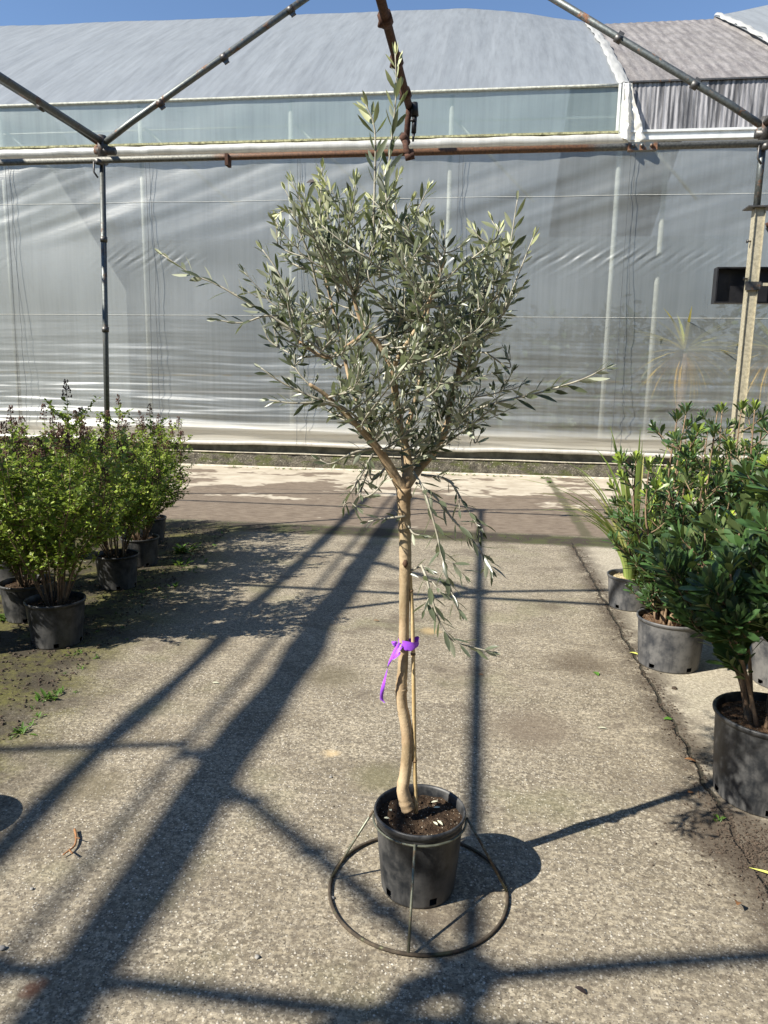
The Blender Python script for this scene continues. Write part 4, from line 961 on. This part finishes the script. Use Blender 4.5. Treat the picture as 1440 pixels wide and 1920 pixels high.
gleaf(700, 1166, .2, .04, 'bleaf', 'small dry leaf left of the trunk above the ribbon', .4, .4)
gleaf(150, 1000+55, .2, .05, 'pleaf', 'pale dry leaf on the soil by the left pots', .4, .4)
gleaf(1010, 1128, .1, .05, 'bleaf', 'brown leaf on the concrete well behind the ribbon to the right', .35, .5)
# twig
tg = G(130, 1580); t = MB(); pts = spline(rel([G(140, 1555, .012), G(143, 1570, .012), G(140, 1585, .01), G(130, 1594, .012), G(118, 1603, .01)], tg), 4); t.tube(pts, [.0045-.002*i/len(pts) for i in range(len(pts))], 7)
t.tube(rel([G(140, 1570, .012), G(150, 1572, .02)], tg), .002, 5); t.tube(rel([G(130, 1594, .012), G(136, 1600, .022)], tg), .003, 5)
o = t.build('twig', 'bleaf', loc=tg); o['label'] = 'short crooked brown twig lying on the concrete at lower left'; o['category'] = 'twig'
random.seed(91)
def stone(x, y, s_, label, mat='pebble'):
    t = MB(); p = G(x, y); vs = []; n1, n2 = 7, 9
    for i in range(n1+1):
        for j in range(n2):
            th = math.pi*i/n1; ph = 2*math.pi*j/n2; v = Vector((math.sin(th)*math.cos(ph)*1.2, math.sin(th)*math.sin(ph), math.cos(th)*.6)); v *= s_*(1+.35*noise.noise(v*1.3+Vector((x, y, 0)))); vs.append(v+Vector((0, 0, s_*.45)))
    t.add(vs, [(i*n2+j, i*n2+(j+1) % n2, (i+1)*n2+(j+1) % n2, (i+1)*n2+j) for i in range(n1) for j in range(n2)])
    o = t.build('pebble', mat, loc=p); o['label'] = label; o['category'] = 'pebble'; o['group'] = 'pebbles lying on the concrete'
stone(60, 1668, .006, 'grey pebble in the broad shadow at lower left')
stone(482, 1796, .007, 'dark grey pebble on sunlit concrete left of the wire ring')
stone(622, 1685, .008, 'pale chip of stone just inside the left of the wire ring')
stone(1264, 1292, .013, 'brown clod in front of the middle right pot', 'litter')
stone(620, 1458, .006, 'tiny white pebble left of the olive pot')
stone(4, 1780, .009, 'white pebble at the left edge of the photo near the bottom')
# litter and grit (nobody could count it)
random.seed(17); t = MB()
for k in range(5200):
    u = random.random()
    if u < .5:
        y = random.uniform(2.2, 7.5); x = -1.95-.13*(y-2)-abs(random.gauss(0, .55))
    elif u < .8:
        y = random.uniform(1.9, 7.5); x = .975+random.gauss(0, .035)
    else: a = random.uniform(0, 6.28); q = abs(random.gauss(0, .16)); x, y = 1.02+q*math.cos(a), 2.5+q*math.sin(a)
    s_ = random.uniform(.002, .007) if u >= .5 else random.uniform(.003, .012)
    if x > .9 and (x-1.17)**2+(y-2.87)**2 < .04: continue
    R_ = Matrix.Rotation(random.random()*6.3, 4, 'Z') @ Matrix.Rotation(random.uniform(-.5, .5), 4, 'X')
    t.add([Vector((x, y, s_*.35))+R_ @ Vector(v)*s_ for v in ((-1, -.5, 0), (1, -.4, .1), (.9, .5, 0), (-.8, .5, .2), (0, 0, .7))], [(0, 1, 4), (1, 2, 4), (2, 3, 4), (3, 0, 4)], smooth=False)
for k in range(2600):
    x = random.uniform(-2.2, 1.6); y = 1.2+5.5*random.random()**1.6
    if (x+.148)**2+(y-2.125)**2 < .025 or (x > .9 and y > 2.6): continue
    s_ = random.uniform(.0012, .0035)
    t.add([Vector((x, y, s_*.3))+Vector(v)*s_ for v in ((-1, -.5, 0), (1, -.4, .1), (.9, .5, 0), (-.8, .5, .2), (0, 0, .7))], [(0, 1, 4), (1, 2, 4), (2, 3, 4), (3, 0, 4)], smooth=False)
t.build('soil_crumbs', 'litter', kind='stuff', label='dark soil crumbs and dry leaf bits along the crack and under the shrubs')
# small weeds
t = MB()
def weedclump(c, s_, n):
    for k in range(n):
        a = random.uniform(0, 6.28); d = Vector((math.cos(a), math.sin(a), random.uniform(.3, 1.6)))
        t.leaf(c+Vector((random.gauss(0, s_*.3), random.gauss(0, s_*.3), 0)), d, Vector((0, 0, 1)), s_*random.uniform(.4, 1), s_*.25, random.random(), 0, curl=.3)
for x in np.arange(-6, 3, .12):
    if noise.noise(Vector((x*1.3, 0, 5))) > .02: weedclump(Vector((x, 13.08+random.uniform(-.08, .06), 0)), random.uniform(.03, .08), 8)
for k in range(70):
    y = random.uniform(2.4, 7.4); weedclump(Vector((-1.85-.13*(y-2)-abs(random.gauss(0, .28)), y, 0)), random.uniform(.015, .045), 7)
for (px, py, s_, n) in ((345, 1035, .16, 22), (340, 1060, .1, 18), (330, 1100, .06, 16), (90, 1310, .06, 26), (40, 1375, .05, 22), (20, 1160, .1, 30), (1030, 905, .08, 16), (1018, 898, .06, 12), (1345, 1540, .03, 12), (320, 820+130, .1, 14)): weedclump(G(px, py), s_, n)
for k in range(40):
    x = random.uniform(-3, 1.5); weedclump(Vector((x, 7.75+random.uniform(-.08, .05), 0)), random.uniform(.01, .03), 4)
t.build('weeds', 'weed', kind='stuff', label='tiny green weeds in the joints and along the greenhouse base')
